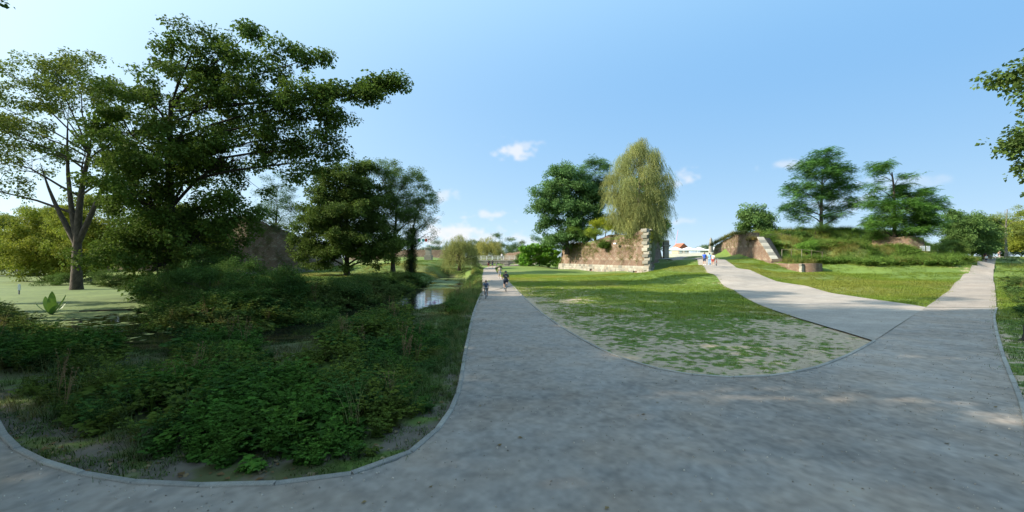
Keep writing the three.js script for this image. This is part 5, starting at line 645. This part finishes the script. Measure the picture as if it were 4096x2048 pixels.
// ------------------------------------------------------------------ people and their bicycles
function field(bones, grow, lo, hi, res) {            // tapered capsules joined by a smooth minimum, meshed by marching cubes
  const mc = new MarchingCubes(res, new THREE.MeshStandardMaterial(), false, false, 60000), size = Math.max(hi[0] - lo[0], hi[1] - lo[1], hi[2] - lo[2]) / 2 * 1.04, c = [(lo[0] + hi[0]) / 2, (lo[1] + hi[1]) / 2, (lo[2] + hi[2]) / 2];
  mc.isolation = 0; const half = res / 2;
  for (let z = 0; z < res; z++) for (let y = 0; y < res; y++) for (let x = 0; x < res; x++) {
    const px = (x - half) / half * size + c[0], py = (y - half) / half * size + c[1], pz = (z - half) / half * size + c[2]; let acc = 0;
    for (const [a, b, ra, rb] of bones) { const vx = b[0] - a[0], vy = b[1] - a[1], vz = b[2] - a[2], t = clamp(((px - a[0]) * vx + (py - a[1]) * vy + (pz - a[2]) * vz) / (vx * vx + vy * vy + vz * vz + 1e-9)); const d = Math.hypot(px - a[0] - t * vx, py - a[1] - t * vy, pz - a[2] - t * vz) - lerp(ra, rb, t) - grow; acc += Math.exp(-d * 60); }
    mc.field[z * res * res + y * res + x] = Math.min(1, Math.log(acc + 1e-30) / 60);
  }
  mc.update(); const n = mc.count, g = new THREE.BufferGeometry(), P = new Float32Array(n * 3), N = new Float32Array(n * 3);
  for (let k = 0; k < n; k++) { for (let q = 0; q < 3; q++) { P[k * 3 + q] = mc.positionArray[k * 3 + q] * size + c[q]; N[k * 3 + q] = mc.normalArray[k * 3 + q]; } }
  g.setAttribute('position', new THREE.BufferAttribute(P, 3)); g.setAttribute('normal', new THREE.BufferAttribute(N, 3)); return g;
}
function noIndex(b) { const g = b.geo(false).toNonIndexed(); g.deleteAttribute('uv'); return g; }
const mid = (a, b, t) => a.map((v, k) => lerp(v, b[k], t));
// pose: joints for a figure 1.75 m tall facing +z
const POSES = {
  stand: { pel: [0, .92, 0], chest: [0, 1.28, .01], neck: [0, 1.47, .01], head: [0, 1.62, .03], sL: [.19, 1.42, 0], eL: [.25, 1.15, -.03], wL: [.25, .90, .05], sR: [-.19, 1.42, 0], eR: [-.25, 1.15, -.03], wR: [-.25, .90, .05], hL: [.10, .90, 0], kL: [.11, .49, .03], aL: [.11, .09, -.01], hR: [-.10, .90, 0], kR: [-.11, .49, .03], aR: [-.11, .09, -.01] },
  walk: { pel: [0, .92, 0], chest: [0, 1.28, .03], neck: [0, 1.47, .04], head: [0, 1.62, .06], sL: [.18, 1.42, .02], eL: [.24, 1.16, -.10], wL: [.24, .94, -.06], sR: [-.18, 1.42, .02], eR: [-.24, 1.17, .08], wR: [-.22, .99, .24], hL: [.09, .90, 0], kL: [.10, .51, .17], aL: [.10, .10, .20], hR: [-.09, .90, 0], kR: [-.10, .48, -.06], aR: [-.10, .14, -.34] },
  ride: { pel: [0, .98, -.22], chest: [0, 1.32, .0], neck: [0, 1.48, .10], head: [0, 1.62, .17], sL: [.18, 1.42, .08], eL: [.27, 1.18, .22], wL: [.26, 1.06, .44], sR: [-.18, 1.42, .08], eR: [-.27, 1.18, .22], wR: [-.26, 1.06, .44], hL: [.10, .95, -.2], kL: [.13, .62, .16], aL: [.12, .27, -.02], hR: [-.10, .95, -.2], kR: [-.13, .80, .22], aR: [-.12, .46, .10] },
  scoot: { pel: [0, .95, -.05], chest: [0, 1.30, .03], neck: [0, 1.47, .08], head: [0, 1.62, .12], sL: [.18, 1.41, .05], eL: [.22, 1.16, .15], wL: [.18, 1.05, .38], sR: [-.18, 1.41, .05], eR: [-.22, 1.16, .15], wR: [-.18, 1.05, .38], hL: [.09, .92, -.05], kL: [.09, .52, .05], aL: [.05, .20, .0], hR: [-.09, .92, -.05], kR: [-.14, .52, -.15], aR: [-.14, .14, -.36] },
};
const bodyCache = {};
function bodyParts(pose, res, female) {
  const key = pose + res + female; if (bodyCache[key]) return bodyCache[key];
  const p = POSES[pose], w = female ? .88 : 1;
  const torso = [[p.pel, p.chest, .135 * w, .145 * w], [mid(p.sL, p.sR, .25), mid(p.sL, p.sR, .75), .075 * w, .075 * w], [p.hL, p.hR, .115, .115], [p.chest, p.neck, .12 * w, .06]];
  const arms = [], legs = []; for (const s of ['L', 'R']) { arms.push([p['s' + s], p['e' + s], .052 * w, .042 * w], [p['e' + s], p['w' + s], .042 * w, .028]); legs.push([p['h' + s], p['k' + s], .088, .058], [p['k' + s], p['a' + s], .056, .036]); }
  const headB = [[p.neck, p.head, .052, .06]], lo = [-.42, 0, -.5], hi = [.42, 1.84, .6];
  const all = field([...torso, ...arms, ...legs, ...headB], 0, lo, hi, res);
  const hd = p.head, hr = 30, head = field([[[hd[0], hd[1] + .03, hd[2] - .015], [hd[0], hd[1] + .05, hd[2]], .088, .088], [[hd[0], hd[1] - .05, hd[2] + .02], [hd[0], hd[1] - .075, hd[2] + .035], .06, .042], [[hd[0], hd[1] + .01, hd[2] + .085], [hd[0], hd[1] - .02, hd[2] + .10], .008, .014], [[hd[0] + .085, hd[1] + .01, hd[2] - .01], [hd[0] + .088, hd[1] - .03, hd[2] - .005], .014, .012], [[hd[0] - .085, hd[1] + .01, hd[2] - .01], [hd[0] - .088, hd[1] - .03, hd[2] - .005], .014, .012]], 0, [hd[0] - .13, hd[1] - .14, hd[2] - .13], [hd[0] + .13, hd[1] + .15, hd[2] + .13], hr);
  const hb = new GB(); for (const s of ['L', 'R']) { const a = p['e' + s], e = p['w' + s], d = V3(e[0] - a[0], e[1] - a[1], e[2] - a[2]).normalize(), W = V3(...e), side = V3(1, 0, 0).addScaledVector(d, -d.x).normalize(), pal = W.clone().addScaledVector(d, .085); hb.tube([W, W.clone().addScaledVector(d, .04), pal], [.028, .04, .036], 7); const curl = V3(0, -.6, pose === 'ride' || pose === 'scoot' ? -.3 : .3); for (let k = 0; k < 4; k++) { const o = pal.clone().addScaledVector(side, (k - 1.5) * .019), L = [.065, .078, .072, .055][k], m = o.clone().addScaledVector(d, L * .55), t = m.clone().addScaledVector(d, L * .3).addScaledVector(curl, L * .5); hb.tube([o, m, t], [.0095, .009, .007], 5); } const th = W.clone().addScaledVector(d, .03).addScaledVector(side, s === 'L' ? -.03 : .03), t2 = th.clone().addScaledVector(d, .04).addScaledVector(side, s === 'L' ? -.022 : .022); hb.tube([th, t2, t2.clone().addScaledVector(d, .028)], [.012, .011, .008], 5); }
  const cut = (B, k) => B.map(([a, b, ra, rb], i) => [a, mid(a, b, k), ra, lerp(ra, rb, k)]);
  const shirt = field([...torso.slice(0, 2), [p.chest, mid(p.chest, p.neck, .6), .12 * w, .075], ...arms.filter((_, i) => i % 2 === 0).map((b) => cut([b], .62)[0])], .016, lo, hi, Math.round(res * .85));
  const shorts = field([[p.hL, p.hR, .118, .118], [p.pel, mid(p.pel, p.chest, .25), .135 * w, .13 * w], ...legs.filter((_, i) => i % 2 === 0).map((b) => cut([b], .72)[0])], .018, lo, hi, Math.round(res * .85));
  const trousers = field([[p.hL, p.hR, .118, .118], [p.pel, mid(p.pel, p.chest, .25), .135 * w, .13 * w], ...legs.map((b, i) => i % 2 ? cut([b], .95)[0] : b)], .018, lo, hi, Math.round(res * .85));
  const shoe = (s) => { const a = p['a' + s]; return field([[[a[0], a[1] - .045, a[2] - .03], [a[0], a[1] - .06, a[2] + .15], .042, .034], [a, [a[0], a[1] - .04, a[2]], .045, .045]], 0, [a[0] - .1, a[1] - .14, a[2] - .12], [a[0] + .1, a[1] + .08, a[2] + .24], 22); };
  const hair = field([[[hd[0], hd[1] + .05, hd[2] - .03], [hd[0], hd[1] + .075, hd[2] + .01], .094, .086], [[hd[0], hd[1] + .02, hd[2] - .05], [hd[0], hd[1] - .06, hd[2] - .06], .075, .05], ...(female ? [[[hd[0], hd[1] + .06, hd[2] - .1], [hd[0], hd[1] - .14, hd[2] - .12], .035, .02]] : [])], 0, [hd[0] - .15, hd[1] - .2, hd[2] - .2], [hd[0] + .15, hd[1] + .2, hd[2] + .13], 28);
  const helmet = (() => { const g = new THREE.SphereGeometry(.118, 18, 10, 0, 6.2832, 0, 1.75); g.scale(.92, .95, 1.12); g.translate(hd[0], hd[1] + .045, hd[2]); return g; })();
  return bodyCache[key] = { skin: mergeGeometries([all, head, noIndex(hb)]), shirt, shorts, trousers, shoes: [shoe('L'), shoe('R')], hair, helmet, p };
}
const SKIN = std(.48, .29, .20, .6);
function person(label, [x, d], turn, h, o) {
  const B = bodyParts(o.pose, o.res ?? 60, !!o.female), s = h / 1.75, g = thing('person', label, 'person', [x, (o.y ?? H(x, d)) + .065, -d], turn); g.scale.setScalar(s);
  part('body', B.skin, SKIN, g);
  part('shirt', B.shirt, std(...o.shirt, .85), g); part(o.long ? 'trousers' : 'shorts', o.long ? B.trousers : B.shorts, std(...o.legs, .85), g);
  for (const q of B.shoes) part('shoe', q, std(...(o.shoes ?? [.5, .5, .5]), .7), g);
  if (o.helmet) { const hm = part('helmet', B.helmet, std(...o.helmet, .35), g); const st = new GB(), hd = B.p.head; for (const k of [-.045, 0, .045]) st.box(hd[0] + k, hd[1] + .15, hd[2], .014, .02, .16); part('vent_rib', st.geo(), std(.03, .03, .03, .4), hm); }
  if (!o.helmet || o.female) part('hair', B.hair, std(...(o.hair ?? [.05, .03, .02]), .6), g);
  const e = B.p.head; for (const k of [-1, 1]) { const q = new THREE.SphereGeometry(.011, 8, 6); q.translate(e[0] + k * .034, e[1] + .02, e[2] + .083); part('eye', q, std(.03, .02, .02, .3), g); }
  const mo = new GB(); mo.box(e[0], e[1] - .055, e[2] + .083, .045, .01, .01); part('mouth', mo.geo(), std(.32, .1, .09, .5), g);
  if (o.pack) { const c = B.p.chest, q = new THREE.SphereGeometry(1, 14, 10); q.scale(.15, .23, .10); q.translate(c[0], c[1] + .0, c[2] - .22); const pk = part('backpack', q, std(...o.pack, .8), g); const f = new THREE.TorusGeometry(.055, .012, 6, 16, 4.6); f.translate(c[0], c[1] - .02, c[2] - .322); part('emblem', f, std(.5, .5, .52, .6), pk); }
  return g;
}
function bicycle(label, [x, d], turn, s, frame, o = {}) {
  const g = thing('bicycle', label, 'bicycle', [x, (o.y ?? H(x, d)) + .065, -d], turn); g.scale.setScalar(s);
  const R = .33, dark = std(.03, .03, .032, .7), metal = std(.55, .55, .56, .3, { metalness: .8 }), F = std(...frame, .35);
  for (const z of [-.52, .52]) { const t = new THREE.TorusGeometry(R, .024, 8, 28); t.rotateY(Math.PI / 2); t.translate(0, R + .024, z); const w = part('wheel', t, dark, g); const r = new THREE.TorusGeometry(R - .03, .012, 6, 28); r.rotateY(Math.PI / 2); r.translate(0, R + .024, z); part('rim', r, metal, w); const sp = new GB(); for (let k = 0; k < 14; k++) { const a = k / 14 * 6.283; sp.tube([[0, R + .024, z], [0, R + .024 + Math.cos(a) * (R - .03), z + Math.sin(a) * (R - .03)]], .0025, 3, false); } sp.tube([[-.04, R + .024, z], [.04, R + .024, z]], .02, 6); part('spokes', sp.geo(), metal, w); }
  const y0 = R + .024, fr = new GB(), bb = [0, .30, -.08], hd = [0, .84, .34], hb = [0, .70, .38], st = [0, .80, -.22], rear = [0, y0, -.52]; for (const [a, b, r] of [[bb, st, .017], [st, hd, .017], [bb, hb, .02], [hd, hb, .02], [bb, rear, .012], [st, rear, .011]]) fr.tube([a, b], r, 7); part('frame', fr.geo(), F, g);
  const fk = new GB(); for (const k of [-.045, .045]) fk.tube([[k * .5, .70, .38], [k, y0, .52]], .012, 6); part('fork', fk.geo(), F, g);
  const ba = new GB(); ba.tube([hd, [0, .98, .32]], .014, 6); ba.tube([[-.30, 1.02, .26], [-.16, 1.02, .34], [0, .99, .34], [.16, 1.02, .34], [.30, 1.02, .26]], .013, 6); part('handlebar', ba.geo(), o.bar ? std(...o.bar, .4) : metal, g);
  const sa = new GB(); sa.tube([[0, .80, -.22], [0, .92, -.26]], .014, 6); part('seat_post', sa.geo(), metal, g); const sd = new THREE.SphereGeometry(1, 12, 8); sd.scale(.075, .035, .13); sd.translate(0, .935, -.25); part('saddle', sd, dark, g);
  const cr = new GB(); cr.tube([[-.07, .30, -.08], [.07, .30, -.08]], .012, 6); for (const k of [-1, 1]) { cr.tube([[k * .07, .30, -.08], [k * .08, .30 - k * .1, -.08 + k * .13]], .01, 5); cr.box(k * .13, .30 - k * .1, -.08 + k * .13, .09, .02, .07); } part('pedals', cr.geo(), dark, g);
  const ch = new THREE.TorusGeometry(.085, .008, 5, 20); ch.rotateY(Math.PI / 2); ch.translate(.05, .30, -.08); part('chainring', ch, metal, g);
  return g;
}
// on the straight path
const child = [-1.92, 32.8], man = [-0.55, 39.2], woman = [-1.62, 59];
bicycle('small white bicycle ridden by the child on the straight path', child, 0, .80, [.62, .64, .66], { bar: [.7, .7, .72] });
person('child in dark helmet and blue vest riding a small bicycle towards the viewer', child, 0, 1.33, { pose: 'ride', res: 60, shirt: [.10, .13, .20], legs: [.16, .13, .10], helmet: [.03, .028, .03], shoes: [.06, .06, .07] });
bicycle('dark bicycle ridden by the man on the straight path', man, Math.PI + .05, 1.02, [.05, .06, .09], { bar: [.6, .6, .62] });
person('man with black backpack and helmet cycling away along the straight path', man, Math.PI + .05, 1.80, { pose: 'ride', res: 60, shirt: [.035, .035, .045], legs: [.02, .025, .05], helmet: [.04, .06, .055], pack: [.025, .025, .032], shoes: [.05, .14, .22] });
person('woman in pale top and grey shorts walking away ahead of the cyclist', woman, Math.PI + .1, 1.68, { pose: 'walk', female: true, res: 60, shirt: [.48, .40, .30], legs: [.34, .37, .40], hair: [.04, .025, .02], shoes: [.75, .75, .75] });
for (const [x, d, t, h, o, lab] of [
  [-5.1, 97, Math.PI, 1.76, { pose: 'walk', shirt: [.03, .035, .05], legs: [.25, .05, .06], hair: [.03, .02, .02] }, 'person in black top and red shorts, left of the pair before the bridge'],
  [-4.3, 97.5, Math.PI, 1.74, { pose: 'walk', shirt: [.025, .03, .045], legs: [.06, .08, .14], hair: [.03, .02, .02], female: true }, 'person in black top and blue shorts, right of the pair before the bridge'],
  [-3.6, 103, .3, 1.1, { pose: 'stand', shirt: [.15, .18, .22], legs: [.2, .2, .2] }, 'small child beside the path near the bridge'],
  [.8, 116.4, .2, 1.75, { pose: 'walk', shirt: [.72, .71, .68], legs: [.5, .16, .14] }, 'person in white shirt, left of the two under the right arch'],
  [1.7, 117, .2, 1.7, { pose: 'walk', shirt: [.76, .75, .72], legs: [.12, .12, .14], female: true }, 'person in white shirt, right of the two under the right arch'],
  [-2.4, 113, .2, 1.2, { pose: 'stand', shirt: [.6, .22, .16], legs: [.55, .38, .28] }, 'child in red top under the middle arch'],
  [-2.6, 113.2, .4, 1.7, { pose: 'stand', shirt: [.75, .75, .75], legs: [.2, .2, .25], y: 2.15 }, 'person in white leaning at the left of the bridge railing'],
  [2.2, 113.4, .1, 1.7, { pose: 'stand', shirt: [.10, .28, .62], legs: [.1, .1, .12], y: 2.15 }, 'person in blue on the right half of the bridge'],
  [3.8, 113.2, -.2, 1.65, { pose: 'stand', shirt: [.62, .14, .10], legs: [.1, .1, .12], y: 2.15, female: true }, 'person in red at the right end of the bridge']])
  person(lab, [x, d], t, h, { res: 40, ...o });
// on the concrete path
person('man in bright blue shirt and navy shorts walking away on the concrete path', [26.9, 62], Math.PI - .4, 1.78, { pose: 'walk', res: 56, shirt: [.03, .10, .52], legs: [.05, .07, .13], hair: [.16, .12, .06], shoes: [.7, .7, .7] });
person('person in pale blue top and trousers with dark hat beside the blue shirt', [27.9, 62.6], Math.PI - .4, 1.74, { pose: 'walk', res: 56, shirt: [.22, .40, .66], legs: [.26, .42, .64], long: true, hair: [.06, .055, .06], shoes: [.4, .5, .6], female: true });
bicycle('red bicycle pushed by the person in white on the concrete path', [29.7, 64.4], Math.PI - .5, 1, [.42, .06, .04], {});
person('person in white shirt beside a red bicycle on the concrete path', [29.1, 64.2], Math.PI - .5, 1.72, { pose: 'stand', res: 56, shirt: [.74, .70, .66], legs: [.45, .10, .08], hair: [.2, .14, .08], shoes: [.4, .4, .4] });
// on the right path
{ const s = thing('kick_scooter', 'dark kick scooter under the child in white on the right path', 'scooter', [86.2, H(86.2, 80.6) + .07, -80.6], -.75), dk = std(.05, .05, .06, .5); const a = new GB(); a.box(0, .12, 0, .16, .04, .6); part('deck', a.geo(), dk, s); const b = new GB(); b.tube([[0, .12, .32], [0, .95, .26]], .02, 6); b.tube([[-.22, .95, .26], [.22, .95, .26]], .018, 6); part('handlebar', b.geo(), dk, s); for (const z of [-.36, .36]) { const t = new THREE.TorusGeometry(.085, .03, 7, 16); t.rotateY(Math.PI / 2); t.translate(0, .115, z); part('wheel', t, dk, s); } }
person('child in white top riding a scooter towards the viewer on the right path', [86.2, 80.6], -.75, 1.36, { pose: 'scoot', res: 44, shirt: [.72, .74, .74], legs: [.05, .06, .1], helmet: [.45, .2, .14], y: H(86.2, 80.6) + .05 });
for (const [x, d, h, sh, lg, lab] of [[97.6, 91.5, 1.75, [.06, .05, .06], [.25, .06, .05], 'walker in dark top, leftmost of the far group on the right path'], [100.4, 93.6, 1.7, [.12, .08, .06], [.08, .08, .1], 'walker in brown top, second of the far group on the right path'], [103.0, 95.5, 1.2, [.3, .32, .34], [.2, .2, .22], 'child in grey among the far group on the right path'], [104.6, 97, 1.74, [.05, .05, .07], [.06, .06, .08], 'walker in black, rightmost of the far group on the right path'], [110.4, 100.5, 1.72, [.5, .3, .24], [.1, .1, .12], 'person in pale red top by the hedge at the end of the right path']])
  person(lab, [x, d], -.8, h, { pose: 'walk', res: 40, shirt: sh, legs: lg });
scene.updateMatrixWorld(true);
renderer.render(scene, camera);
